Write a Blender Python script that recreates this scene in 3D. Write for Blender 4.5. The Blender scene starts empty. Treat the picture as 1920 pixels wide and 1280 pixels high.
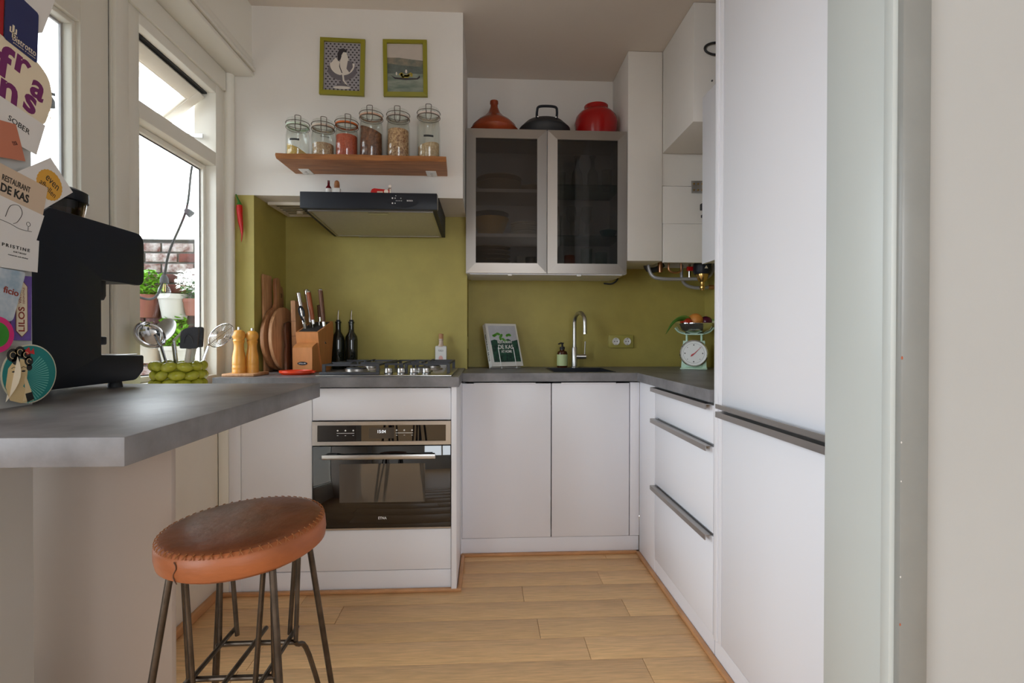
import bpy, bmesh, math, random
from math import pi, sin, cos, radians
from mathutils import Vector, Matrix
random.seed(7)
SC = bpy.context.scene
COL = SC.collection

# ------------------------------------------------------------------ camera, sky, light, exposure
cam_data = bpy.data.cameras.new('camera')
cam_data.sensor_width = 36.0
cam_data.lens = 955.7 / 1920 * 36.0
cam_data.clip_start = 0.02
cam = bpy.data.objects.new('camera', cam_data)
COL.objects.link(cam)
cam.matrix_world = (Matrix.Translation((0, 0, 1.099)) @ Matrix.Rotation(-0.0512, 4, 'Z')
                    @ Matrix.Rotation(pi / 2 - 0.0078, 4, 'X') @ Matrix.Rotation(0.0013, 4, 'Z'))
SC.camera = cam

world = bpy.data.worlds.new('overcast_sky')
SC.world = world
world.use_nodes = True
wn = world.node_tree.nodes
wn['Background'].inputs[0].default_value = (0.87, 0.935, 1.0, 1)
wn['Background'].inputs[1].default_value = 1.0

SC.view_settings.view_transform = 'Standard'
SC.view_settings.look = 'None'
SC.view_settings.gamma = 1.0
SC.view_settings.use_curve_mapping = False
SC.view_settings.exposure = 3.08
SC.cycles.max_bounces = 14
SC.cycles.diffuse_bounces = 8
SC.cycles.transparent_max_bounces = 24
SC.cycles.caustics_reflective = False
SC.cycles.caustics_refractive = False
SC.cycles.sample_clamp_indirect = 6.0


def portal(name, loc, rot, sx, sy):
    """daylight portal in a window opening (guides sky light, emits nothing itself)"""
    l = bpy.data.lights.new(name, 'AREA')
    l.shape = 'RECTANGLE'
    l.size, l.size_y = sx, sy
    l.cycles.is_portal = True
    o = bpy.data.objects.new(name, l)
    o.location = loc
    o.rotation_euler = rot
    COL.objects.link(o)


portal('window_daylight', (-1.30, 2.12, 1.55), (0, -pi / 2, 0), 1.5, 0.56)
portal('door_daylight', (-1.31, 1.41, 1.13), (0, -pi / 2, 0), 1.9, 0.46)
portal('added_back_window_daylight', (1.15, -3.3, 1.55), (pi / 2, 0, 0), 1.7, 1.3)  # guides sky light through the added back opening
portal('living_room_daylight', (-2.05, -1.45, 1.45), (0, -pi / 2, 0), 1.9, 2.5)


# ------------------------------------------------------------------ materials
MATS = {}


def srgb(r, g, b):
    def f(c):
        c /= 255.0
        return c / 12.92 if c <= 0.04045 else ((c + 0.055) / 1.055) ** 2.4
    return (f(r), f(g), f(b), 1)


def mat(name, col, rough=0.5, metal=0.0, var=0.0, scale=8.0, stretch=(1, 1, 1), bump=0.0, bscale=None,
        spec=0.5, col2=None, detail=4.0, ior=None, coat=0.0, emit=None, rand=0.0, trans=0.0):
    """principled material with optional noise colour variation, bump and per-object variation"""
    m = bpy.data.materials.new(name)
    m.use_nodes = True
    nt = m.node_tree
    n, L = nt.nodes, nt.links
    b = n['Principled BSDF']
    c = col if len(col) == 4 else (*col, 1)
    b.inputs['Base Color'].default_value = c
    b.inputs['Roughness'].default_value = rough
    b.inputs['Metallic'].default_value = metal
    b.inputs['Specular IOR Level'].default_value = spec
    if ior:
        b.inputs['IOR'].default_value = ior
    if coat:
        b.inputs['Coat Weight'].default_value = coat
    if trans:
        b.inputs['Transmission Weight'].default_value = trans
    if emit:
        b.inputs['Emission Color'].default_value = c
        b.inputs['Emission Strength'].default_value = emit
    vec = None
    if var or bump or col2:
        tc = n.new('ShaderNodeTexCoord')
        mp = n.new('ShaderNodeMapping')
        mp.inputs['Scale'].default_value = stretch
        L.new(tc.outputs['Object'], mp.inputs[0])
        vec = mp.outputs[0]
        if rand:
            oi = n.new('ShaderNodeObjectInfo')
            vm = n.new('ShaderNodeVectorMath')
            vm.operation = 'ADD'
            sc = n.new('ShaderNodeMath')
            sc.operation = 'MULTIPLY'
            sc.inputs[1].default_value = 37.0
            L.new(oi.outputs['Random'], sc.inputs[0])
            L.new(mp.outputs[0], vm.inputs[0])
            L.new(sc.outputs[0], vm.inputs[1])
            vec = vm.outputs[0]
    last = None
    if var or col2:
        t = n.new('ShaderNodeTexNoise')
        t.inputs['Scale'].default_value = scale
        t.inputs['Detail'].default_value = detail
        t.inputs['Roughness'].default_value = 0.6
        L.new(vec, t.inputs['Vector'])
        r = n.new('ShaderNodeValToRGB')
        if col2:
            c2 = col2 if len(col2) == 4 else (*col2, 1)
            r.color_ramp.elements[0].color = c2
            r.color_ramp.elements[1].color = c
        else:
            r.color_ramp.elements[0].color = tuple(x * (1 - var) for x in c[:3]) + (1,)
            r.color_ramp.elements[1].color = tuple(min(1, x * (1 + var)) for x in c[:3]) + (1,)
        r.color_ramp.elements[0].position = 0.35
        r.color_ramp.elements[1].position = 0.65
        L.new(t.outputs['Fac'], r.inputs[0])
        last = r.outputs[0]
    if rand:
        oi = n.new('ShaderNodeObjectInfo')
        mr = n.new('ShaderNodeMapRange')
        mr.inputs['To Min'].default_value = 1 - rand
        mr.inputs['To Max'].default_value = 1 + rand
        L.new(oi.outputs['Random'], mr.inputs[0])
        hs = n.new('ShaderNodeHueSaturation')
        L.new(mr.outputs[0], hs.inputs['Value'])
        if last:
            L.new(last, hs.inputs['Color'])
        else:
            hs.inputs['Color'].default_value = c
        last = hs.outputs[0]
    if last:
        L.new(last, b.inputs['Base Color'])
    if bump:
        t2 = n.new('ShaderNodeTexNoise')
        t2.inputs['Scale'].default_value = bscale or scale
        t2.inputs['Detail'].default_value = 5
        L.new(vec, t2.inputs['Vector'])
        bp = n.new('ShaderNodeBump')
        bp.inputs['Strength'].default_value = bump
        bp.inputs['Distance'].default_value = 0.004
        L.new(t2.outputs['Fac'], bp.inputs['Height'])
        L.new(bp.outputs[0], b.inputs['Normal'])
    MATS[name] = m
    return m


def glass(name, tint=(1, 1, 1), ior=1.45, rough=0.0):
    m = bpy.data.materials.new(name)
    m.use_nodes = True
    nt = m.node_tree
    n, L = nt.nodes, nt.links
    n.remove(n['Principled BSDF'])
    tr = n.new('ShaderNodeBsdfTransparent')
    tr.inputs[0].default_value = (*tint, 1)
    gl = n.new('ShaderNodeBsdfGlossy')
    gl.inputs['Roughness'].default_value = rough
    # Schlick reflectance, the same from both sides of the thin glass
    lw_ = n.new('ShaderNodeLayerWeight')
    lw_.inputs[0].default_value = 0.5
    pw = n.new('ShaderNodeMath')
    pw.operation = 'POWER'
    pw.inputs[1].default_value = 5.0
    L.new(lw_.outputs['Facing'], pw.inputs[0])
    fr = n.new('ShaderNodeMapRange')
    fr.inputs['To Min'].default_value = ((ior - 1) / (ior + 1)) ** 2
    fr.inputs['To Max'].default_value = 0.9
    L.new(pw.outputs[0], fr.inputs[0])
    mx = n.new('ShaderNodeMixShader')
    L.new(fr.outputs[0], mx.inputs[0])
    L.new(tr.outputs[0], mx.inputs[1])
    L.new(gl.outputs[0], mx.inputs[2])
    L.new(mx.outputs[0], n['Material Output'].inputs[0])
    MATS[name] = m
    return m


WHITE = mat('white_wall_paint', (0.73, 0.705, 0.665), 0.85, var=0.02, scale=3, bump=0.12, bscale=60)
CEIL = mat('ceiling_paint', (0.69, 0.64, 0.585), 0.9, bump=0.1, bscale=40)
FRAMEW = mat('window_gloss_paint', (0.84, 0.82, 0.75), 0.35, bump=0.05, bscale=30)
CREAM = mat('cream_gloss_paint', (0.80, 0.74, 0.64), 0.4, bump=0.08, bscale=20)
OLIVE = mat('olive_green_paint', (0.40, 0.335, 0.085), 0.55, var=0.07, scale=5, bump=0.55, bscale=11)
JAMB = mat('grey_green_gloss_paint', (0.56, 0.60, 0.585), 0.35, bump=0.06, bscale=25)
CASING = mat('grey_casing_paint', (0.27, 0.275, 0.26), 0.3, var=0.03, scale=10, bump=0.12, bscale=30)
BEIGE = mat('living_wall_paint', (0.50, 0.50, 0.485), 0.8, var=0.02, scale=2, bump=0.15, bscale=30)
PONY = mat('pinkish_bar_panel', (0.62, 0.53, 0.465), 0.6, bump=0.05, bscale=30)
CAB = mat('white_matt_laminate', (0.80, 0.805, 0.85), 0.38, spec=0.4)
CABIN = mat('cabinet_interior', (0.55, 0.55, 0.54), 0.6)
GAP = mat('dark_gap', (0.03, 0.03, 0.03), 0.8)
COUNTER = mat('dark_concrete_laminate', (0.23, 0.225, 0.235), 0.40, col2=(0.115, 0.112, 0.118), scale=6, detail=8, bump=0.06, bscale=120)
FLOOR = mat('bamboo_plank', srgb(208, 168, 120), 0.38, var=0.16, scale=9, stretch=(1.2, 22, 1), detail=8, bump=0.06, bscale=30, rand=0.07)
TRIMW = mat('oak_floor_trim', srgb(190, 140, 95), 0.45, var=0.12, scale=6, stretch=(2, 2, 8))
STEEL = mat('brushed_steel', (0.55, 0.54, 0.53), 0.28, 1.0, bump=0.03, bscale=200)
CHROME = mat('chrome', (0.75, 0.75, 0.76), 0.1, 1.0)
ALU = mat('anodised_aluminium', (0.46, 0.43, 0.40), 0.38, 1.0)
HANDLE = mat('handle_steel', (0.42, 0.40, 0.38), 0.35, 1.0)
BLACK = mat('satin_black', (0.014, 0.016, 0.022), 0.4, spec=0.25)
BLACKM = mat('matt_black_plastic', (0.02, 0.02, 0.022), 0.6)
NAVYBLK = mat('espresso_black', (0.012, 0.015, 0.023), 0.45, spec=0.22)
IRON = mat('cast_iron', (0.045, 0.047, 0.055), 0.5, bump=0.1, bscale=150)
GLOSSB = mat('black_oven_glass', (0.004, 0.004, 0.005), 0.02, ior=1.75)
GLOSSW = mat('oven_window_glass', (0.075, 0.068, 0.058), 0.03, ior=2.0)
LEATHER = mat('tan_leather_top', srgb(142, 84, 54), 0.33, col2=srgb(108, 60, 36), scale=9, bump=0.5, bscale=26)
LEATHER2 = mat('tan_leather_side', srgb(158, 90, 50), 0.45, var=0.16, scale=6, stretch=(1, 1, 3), bump=0.2, bscale=30)
THREAD = mat('leather_thread', srgb(150, 92, 46), 0.6)
RODM = mat('raw_steel_rod', (0.10, 0.078, 0.06), 0.38, 0.85, var=0.3, scale=20)
SHELFW = mat('shelf_oak', srgb(178, 120, 72), 0.5, col2=srgb(140, 88, 48), scale=3.5, stretch=(1.5, 10, 10), detail=7)
ACACIA = mat('acacia_wood', srgb(184, 132, 90), 0.5, col2=srgb(134, 88, 56), scale=4, stretch=(10, 10, 1.5), detail=6)
OAK2 = mat('pale_oak_wood', srgb(208, 160, 118), 0.5, col2=srgb(172, 122, 82), scale=4, stretch=(10, 10, 1.5), detail=6)
WALNUT = mat('dark_rustic_wood', srgb(118, 76, 50), 0.55, col2=srgb(78, 48, 30), scale=6, stretch=(8, 8, 1.5), detail=6)
BEECH = mat('beech_block_wood', srgb(196, 130, 75), 0.45, var=0.08, scale=5, stretch=(8, 8, 1.5))
MILLW = mat('varnished_mill_wood', srgb(214, 152, 66), 0.3, var=0.08, scale=6, stretch=(6, 6, 1))
OILGL = mat('dark_green_bottle_glass', (0.012, 0.014, 0.008), 0.06, ior=1.6)
GLASS = glass('clear_glass', (0.97, 0.98, 0.97))
PANE = glass('window_glass', (0.97, 0.985, 0.985))
SMOKE = glass('smoked_cabinet_glass', (0.53, 0.51, 0.49), rough=0.02)
SHELFGL = glass('glass_shelf_edge', (0.75, 0.85, 0.82))
AMBER = mat('amber_bottle_glass', srgb(70, 34, 14), 0.08, ior=1.5)
TERRA = mat('terracotta', srgb(176, 92, 62), 0.75, var=0.08, scale=12)
TAGINE = mat('glazed_tagine', srgb(140, 58, 26), 0.22, var=0.25, scale=4)
REDEN = mat('red_enamel', srgb(156, 14, 14), 0.18)
RED = mat('red_plastic', srgb(200, 22, 22), 0.3)
ORANGE = mat('orange_silicone', srgb(222, 62, 22), 0.35)
BRASS = mat('brass', (0.62, 0.40, 0.14), 0.25, 1.0)
COPPER = mat('copper_pipe', (0.62, 0.32, 0.18), 0.3, 1.0)
GREYPIPE = mat('grey_pipe', (0.42, 0.42, 0.44), 0.35, 0.3)
MINT = mat('mint_enamel', srgb(196, 226, 206), 0.3)
PAPERW = mat('white_card', (0.72, 0.70, 0.68), 0.6)
PAPERC = mat('cream_card', srgb(226, 212, 186), 0.6)
INK = mat('black_ink', (0.02, 0.02, 0.02), 0.6)
WHITEP = mat('white_plastic', (0.80, 0.80, 0.79), 0.35)
WHITEPRINT = mat('white_print', (0.75, 0.75, 0.75), 0.5)
FRAMEG = mat('lime_green_frame_paint', srgb(138, 132, 28), 0.4, bump=0.05, bscale=40)
GREENL = mat('bright_leaf', srgb(92, 146, 22), 0.5, var=0.3, scale=12, rand=0.15)
GREENL2 = mat('lettuce_leaf', srgb(140, 168, 50), 0.5, var=0.25, scale=12, rand=0.12)
GREEND = mat('dark_leaf', srgb(45, 92, 30), 0.5, var=0.3, scale=12)
PETAL = mat('white_petal', (0.85, 0.85, 0.84), 0.6)
OLIVES = mat('green_olive_glaze', srgb(176, 178, 58), 0.22, col2=srgb(140, 142, 30), scale=18)
CERW = mat('white_ceramic', (0.75, 0.74, 0.71), 0.3)
CERG = mat('stoneware', srgb(176, 158, 142), 0.4)
YELLOW = mat('yellow_ceramic', srgb(205, 160, 40), 0.35)
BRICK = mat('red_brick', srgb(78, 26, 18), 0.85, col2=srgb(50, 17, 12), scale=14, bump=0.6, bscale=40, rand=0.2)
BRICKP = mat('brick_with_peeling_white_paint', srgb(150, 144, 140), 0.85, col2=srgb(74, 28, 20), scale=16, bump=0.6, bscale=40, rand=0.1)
MORTAR = mat('grey_mortar', srgb(66, 64, 62), 0.9, var=0.15, scale=20, bump=0.5, bscale=60)
DECK = mat('roof_terrace_floor', (0.22, 0.21, 0.20), 0.9, var=0.2, scale=4)


# ------------------------------------------------------------------ mesh helpers
class MB:
    def __init__(s):
        s.v, s.f = [], []

    def add(s, vs, fs):
        o = len(s.v)
        s.v += [Vector(p) for p in vs]
        s.f += [[i + o for i in f] for f in fs]
        return s

    def box(s, x0, x1, y0, y1, z0, z1, b=0.0):
        if x0 > x1: x0, x1 = x1, x0
        if y0 > y1: y0, y1 = y1, y0
        if z0 > z1: z0, z1 = z1, z0
        if b <= 0:
            vs = [(x, y, z) for z in (z0, z1) for y in (y0, y1) for x in (x0, x1)]
            return s.add(vs, [(0, 2, 3, 1), (4, 5, 7, 6), (0, 1, 5, 4), (2, 6, 7, 3), (0, 4, 6, 2), (1, 3, 7, 5)])
        bm = bmesh.new()
        bmesh.ops.create_cube(bm, size=1)
        for v in bm.verts:
            v.co = Vector(((x0 + x1) / 2 + v.co.x * (x1 - x0), (y0 + y1) / 2 + v.co.y * (y1 - y0), (z0 + z1) / 2 + v.co.z * (z1 - z0)))
        bmesh.ops.bevel(bm, geom=list(bm.edges), offset=b, segments=2, profile=0.5, affect='EDGES')
        return s.addbm(bm)

    def addbm(s, bm):
        bm.verts.index_update()
        s.add([v.co.copy() for v in bm.verts], [[v.index for v in f.verts] for f in bm.faces])
        bm.free()
        return s

    def cyl(s, p0, p1, r0, r1=None, n=16):
        r1 = r0 if r1 is None else r1
        p0, p1 = Vector(p0), Vector(p1)
        d = (p1 - p0).normalized()
        a = d.orthogonal().normalized()
        c = d.cross(a)
        vs = [p + (a * cos(2 * pi * i / n) + c * sin(2 * pi * i / n)) * r for p, r in ((p0, r0), (p1, r1)) for i in range(n)]
        fs = [(i, (i + 1) % n, n + (i + 1) % n, n + i) for i in range(n)] + [list(range(n))[::-1], list(range(n, 2 * n))]
        return s.add(vs, fs)

    def tube(s, path, r, n=8, closed=False):
        pts = [Vector(p) for p in path]
        N = len(pts)
        rs = r if isinstance(r, (list, tuple)) else [r] * N
        T = []
        for i in range(N):
            a = pts[(i + 1) % N] if (closed or i < N - 1) else pts[i]
            b = pts[i - 1] if (closed or i > 0) else pts[i]
            T.append((a - b).normalized())
        u = T[0].orthogonal().normalized()
        vs = []
        for i in range(N):
            u = (u - T[i] * u.dot(T[i])).normalized()
            w = T[i].cross(u)
            vs += [pts[i] + (u * cos(2 * pi * k / n) + w * sin(2 * pi * k / n)) * rs[i] for k in range(n)]
        fs = []
        for i in range(N if closed else N - 1):
            j = (i + 1) % N
            fs += [(i * n + k, i * n + (k + 1) % n, j * n + (k + 1) % n, j * n + k) for k in range(n)]
        if not closed:
            fs += [list(range(n))[::-1], list(range((N - 1) * n, N * n))]
        return s.add(vs, fs)

    def lathe(s, prof, c=(0, 0, 0), n=28):
        c = Vector(c)
        vs, rings = [], []
        for r, z in prof:
            if r < 1e-6:
                rings.append([len(vs)])
                vs.append(c + Vector((0, 0, z)))
            else:
                rings.append(list(range(len(vs), len(vs) + n)))
                vs += [c + Vector((r * cos(2 * pi * k / n), r * sin(2 * pi * k / n), z)) for k in range(n)]
        fs = []
        for a, b in zip(rings, rings[1:]):
            if len(a) == 1 and len(b) == 1: continue
            if len(a) == 1: fs += [(a[0], b[(k + 1) % n], b[k]) for k in range(n)][::1]
            elif len(b) == 1: fs += [(a[k], a[(k + 1) % n], b[0]) for k in range(n)]
            else: fs += [(a[k], a[(k + 1) % n], b[(k + 1) % n], b[k]) for k in range(n)]
        return s.add(vs, fs)

    def prism(s, poly, axis, a, b):
        def P(p, t):
            return {'x': (t, p[0], p[1]), 'y': (p[0], t, p[1]), 'z': (p[0], p[1], t)}[axis]
        n = len(poly)
        vs = [P(p, a) for p in poly] + [P(p, b) for p in poly]
        return s.add(vs, [list(range(n))[::-1], list(range(n, 2 * n))] + [(i, (i + 1) % n, n + (i + 1) % n, n + i) for i in range(n)])

    def ell(s, c, rx, ry=None, rz=None, nu=14, nv=8):
        ry = rx if ry is None else ry
        rz = rx if rz is None else rz
        t = MB().lathe([(sin(pi * i / nv), -cos(pi * i / nv)) for i in range(nv + 1)], n=nu)
        return s.add([Vector((v.x * rx + c[0], v.y * ry + c[1], v.z * rz + c[2])) for v in t.v], t.f)

    def xf(s, M):
        s.v = [M @ v for v in s.v]
        return s

    def mesh(s, name, off=(0, 0, 0), ang=35):
        me = bpy.data.meshes.new(name)
        o = Vector(off)
        me.from_pydata([v - o for v in s.v], [], s.f)
        bm = bmesh.new()
        bm.from_mesh(me)
        bmesh.ops.recalc_face_normals(bm, faces=bm.faces)
        bm.to_mesh(me)
        bm.free()
        me.shade_smooth()
        me.set_sharp_from_angle(angle=radians(ang))
        return me


def Rz(a): return Matrix.Rotation(a, 4, 'Z')
def Rx(a): return Matrix.Rotation(a, 4, 'X')
def Ry(a): return Matrix.Rotation(a, 4, 'Y')
def Tr(x, y, z): return Matrix.Translation((x, y, z))


def box(*a, b=0.0): return MB().box(*a, b=b)


def tag(o, label=None, cat=None, group=None, kind=None):
    if label: o['label'] = label
    if cat: o['category'] = cat
    if group: o['group'] = group
    if kind: o['kind'] = kind
    return o


def thing(name, label, cat, loc=(0, 0, 0), rz=0.0, group=None, kind=None):
    o = bpy.data.objects.new(name, None)
    o.empty_display_size = 0.05
    o.location = loc
    o.rotation_euler = (0, 0, rz)
    COL.objects.link(o)
    return tag(o, label, cat, group, kind)


def chain_loc(o):
    v = Vector((0, 0, 0))
    while o:
        v += o.location
        o = o.parent
    return v


def part(name, mb, m, parent, local=False, label=None, ang=35, kind=None):
    """mesh child; coordinates are world unless local=True (relative to the parent)"""
    off = (0, 0, 0) if local else chain_loc(parent)
    o = bpy.data.objects.new(name, mb.mesh(name, off, ang))
    o.data.materials.append(m)
    o.parent = parent
    COL.objects.link(o)
    return tag(o, label=label, kind=kind)


def solo(name, mb, m, label, cat, group=None, kind=None, ang=35):
    """a thing that is a single mesh, origin at the middle of its base (world coordinates)"""
    xs = [v.x for v in mb.v]; ys = [v.y for v in mb.v]; zs = [v.z for v in mb.v]
    c = Vector(((min(xs) + max(xs)) / 2, (min(ys) + max(ys)) / 2, min(zs)))
    o = bpy.data.objects.new(name, mb.mesh(name, c, ang))
    o.data.materials.append(m)
    o.location = c
    COL.objects.link(o)
    return tag(o, label, cat, group, kind)


def struct(name, mb, m, label=None):
    o = solo(name, mb, m, label, None, kind='structure')
    return o


def text_mb(body, w, h, depth=0.0006, bold=0.0, space=1.0):
    """lettering as geometry in the local xz plane (front towards -y), centred, fitted to w x h"""
    cu = bpy.data.curves.new('lettering', 'FONT')
    cu.body = body
    cu.size = 1
    cu.extrude = 0.02
    cu.offset = bold
    cu.resolution_u = 3
    cu.space_character = space
    cu.align_x = 'CENTER'
    ob = bpy.data.objects.new('lettering', cu)
    COL.objects.link(ob)
    dg = bpy.context.evaluated_depsgraph_get()
    me = bpy.data.meshes.new_from_object(ob.evaluated_get(dg))
    mb = MB()
    vs = [v.co.copy() for v in me.vertices]
    fs = [list(p.vertices) for p in me.polygons]
    bpy.data.objects.remove(ob)
    bpy.data.curves.remove(cu)
    bpy.data.meshes.remove(me)
    if not vs: return mb
    x0 = min(v.x for v in vs); x1 = max(v.x for v in vs)
    y0 = min(v.y for v in vs); y1 = max(v.y for v in vs)
    sx = w / max(1e-6, x1 - x0)
    sy = h / max(1e-6, y1 - y0) if h else sx
    mb.add([Vector(((v.x - (x0 + x1) / 2) * sx, -v.z / 0.02 * depth, (v.y - (y0 + y1) / 2) * sy)) for v in vs], fs)
    return mb


def copy_tree(o, parent=None):
    c = o.copy()
    COL.objects.link(c)
    c.parent = parent
    for ch in list(o.children):
        copy_tree(ch, c)
    return c


def bez(p0, p1, p2, p3, n=12):
    p0, p1, p2, p3 = map(Vector, (p0, p1, p2, p3))
    return [p0 * (1 - t) ** 3 + p1 * 3 * t * (1 - t) ** 2 + p2 * 3 * t * t * (1 - t) + p3 * t ** 3 for t in [i / n for i in range(n + 1)]]


def smooth_path(pts, n=6):
    pts = [Vector(p) for p in pts]
    out = []
    for i in range(len(pts) - 1):
        a = pts[max(0, i - 1)]; b = pts[i]; c = pts[i + 1]; d = pts[min(len(pts) - 1, i + 2)]
        for k in range(n):
            t = k / n
            out.append(0.5 * ((2 * b) + (c - a) * t + (2 * a - 5 * b + 4 * c - d) * t * t + (3 * b - a - 3 * c + d) * t ** 3))
    out.append(pts[-1])
    return out


# ================================================================== THE SETTING
CEILZ = 2.666
Y1, Y2, Y3 = 2.482, 2.867, 3.10      # chimney breast, alcove back, sink wall
XW = -1.22                            # window wall, inner face
XR = 1.356                            # right wall

# --- floor with individual planks in the kitchen
fl = struct('floor', box(-2.1, 2.2, -3.3, 3.12, -0.05, -0.012), FLOOR)
rows = [0.80 + 0.131 * i for i in range(15)]
for ri, y in enumerate(rows):
    y1 = min(y + 0.131, 2.66)
    if y1 - y < 0.03: continue
    x = -1.24 - random.uniform(0.0, 0.9)
    while x < 0.82:
        ln = random.choice((0.92, 1.15, 1.35))
        a, b_ = max(x, -1.24), min(x + ln, 0.86)
        if b_ - a > 0.04:
            part('plank', MB().box(a + 0.0007, b_ - 0.0007, y + 0.0006, y1 - 0.0006, -0.012, random.uniform(-0.0006, 0.0), b=0.0007), FLOOR, fl)
        x += ln
part('living_room_floorboards', box(-2.1, 2.2, -3.3, 0.80, -0.012, -0.0005), FLOOR, fl)

struct('ceiling', box(-2.1, 2.2, -3.3, 3.2, CEILZ, CEILZ + 0.1), CEIL)

# --- sink wall (back), right wall
struct('wall_back', box(-0.2, XR + 0.1, Y3, Y3 + 0.1, 0, 1.53), OLIVE)
struct('wall_back_upper', box(-0.2, XR + 0.1, Y3, Y3 + 0.1, 1.53, CEILZ), WHITE)
struct('wall_right', box(XR, XR + 0.1, 1.0, Y3, 0, 1.53), OLIVE)
struct('wall_right_upper', box(XR, XR + 0.1, 1.0, Y3, 1.53, CEILZ), WHITE)

# --- chimney breast with the green cooking alcove
ch = MB()
ch.box(-1.26, -0.112, Y1, Y3, 1.772, CEILZ)
struct('wall_chimney', ch, WHITE)
struct('wall_alcove_back', box(-1.10, -0.105, Y2, Y3, 0, 1.772), OLIVE)
aj = MB()
n = 14
pts = [(-1.26, Y1)] + [(-1.10 + random.uniform(-0.0008, 0.0008), Y1)] + [(-1.10, Y3), (-1.26, Y3)]
aj.prism(pts, 'z', 0, 1.772)
struct('wall_alcove_side', aj, OLIVE)
# ventilation grille in the soffit of the alcove
g = thing('ventilation_grille', 'cream slotted ventilation grille in the alcove soffit behind the cooker hood', 'vent', (-1.0, 2.74, 1.772))
gf = MB()
for a in ((-1.085, -0.915, 2.60, 2.618), (-1.085, -0.915, 2.842, 2.86), (-1.085, -1.068, 2.618, 2.842), (-0.932, -0.915, 2.618, 2.842)):
    gf.box(a[0], a[1], a[2], a[3], 1.758, 1.772)
part('frame', gf, CREAM, g)
part('backing', box(-1.07, -0.93, 2.615, 2.845, 1.7685, 1.7715), GAP, g)
for k in range(6):
    y = 2.634 + k * 0.039
    part('slat', box(-1.068, -0.932, y - 0.009, y + 0.009, 1.7645, 1.766), CREAM, g)
part('knob', MB().cyl((-0.985, 2.76, 1.751), (-0.985, 2.76, 1.766), 0.016), CREAM, g)

# --- window wall (left)
wl = MB()
wl.box(-1.33, XW, 1.0, 1.10, 0, CEILZ)                 # pier by the partition
wl.box(-1.33, XW, 1.731, 1.80, 0, 2.30)                # post between door and window
wl.box(-1.33, XW, 1.80, 2.52, 0, 0.86)                 # parapet below the window
wl.box(-1.33, XW, 1.0, 2.52, 2.245, CEILZ)             # above
wl.box(-1.33, XW, 2.44, 2.52, 0.86, 2.30)
wl.box(-1.33, -1.26, 2.52, Y3 + 0.1, 0, CEILZ)
struct('wall_left', wl, FRAMEW)
pp = struct('wall_left_parapet', box(XW, -1.135, 1.885, 2.2215, 0.0, 0.86, b=0.003), CREAM)
part('panel_moulding', box(-1.135, -1.131, 1.90, 2.19, 0.20, 0.212), CREAM, pp)
part('sill', box(XW, -0.955, 1.736, Y1 - 0.29, 0.86, 0.89, b=0.004), FRAMEW, pp)
struct('baseboard_left', box(-1.135, -1.118, 1.89, 2.215, 0, 0.035, b=0.003), TRIMW)
struct('baseboard_left_end', MB().box(-1.215, -1.117, 1.872, 1.885, 0, 0.07, b=0.002), FRAMEW)

# painted pipe / cove strip in the corner between window and chimney breast
struct('trim_1', MB().cyl((-1.205, Y1 - 0.012, 0.93), (-1.205, Y1 - 0.012, 2.33), 0.022, n=18), FRAMEW)
# bulkhead (boxed curtain rail) with mouldings
bk = MB()
bk.box(XW, -1.108, 1.0, Y1, 2.345, CEILZ)
bh = struct('trim_2', bk, FRAMEW)
part('moulding', MB().box(XW, -1.096, 1.0, Y1, 2.330, 2.347, b=0.004), FRAMEW, bh)
part('moulding', MB().box(-1.11, -1.088, 1.0, Y1, 2.352, 2.372, b=0.006), FRAMEW, bh)
part('moulding', MB().box(-1.11, -1.100, 1.0, Y1, 2.378, 2.412, b=0.004), FRAMEW, bh)
# head board above the window
struct('trim_3', MB().box(XW, -1.205, 1.1, 2.44, 2.24, 2.33, b=0.004), FRAMEW)


def rect_frame(x0, x1, y0, y1, z0, z1, wy, wz, b=0.003, wb=None):
    """picture-frame shape in the YZ plane, x0..x1 deep"""
    m = MB()
    wb = wz if wb is None else wb
    m.box(x0, x1, y0, y0 + wy, z0, z1, b=b)
    m.box(x0, x1, y1 - wy, y1, z0, z1, b=b)
    m.box(x0, x1, y0 + wy, y1 - wy, z0, z0 + wb, b=b)
    m.box(x0, x1, y0 + wy, y1 - wy, z1 - wz, z1, b=b)
    return m


# window_1: post, fixed pane below, open top light above
w1 = thing('window_1', None, None, (XW, 2.12, 0.89), kind='structure')
wf = MB()
wf.box(-1.315, XW + 0.002, 1.80, 1.865, 0.86, 2.245, b=0.003)
wf.box(-1.315, XW + 0.002, 2.375, 2.44, 0.86, 2.245, b=0.003)
wf.box(-1.315, XW + 0.002, 1.865, 2.375, 2.20, 2.245, b=0.003)
wf.box(-1.315, XW + 0.002, 1.865, 2.375, 1.872, 1.932, b=0.003)
wf.box(-1.315, XW + 0.002, 1.865, 2.375, 0.86, 0.93, b=0.003)
part('window_frame', wf, FRAMEW, w1)
part('glazing_bead', rect_frame(-1.29, -1.262, 1.866, 2.374, 0.931, 1.871, 0.022, 0.022), FRAMEW, w1)
part('pane', box(-1.282, -1.278, 1.884, 2.356, 0.95, 1.853), PANE, w1)
part('rubber_seal', rect_frame(-1.2785, -1.2765, 1.888, 2.352, 0.953, 1.849, 0.004, 0.004, b=0), GAP, w1)
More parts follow.
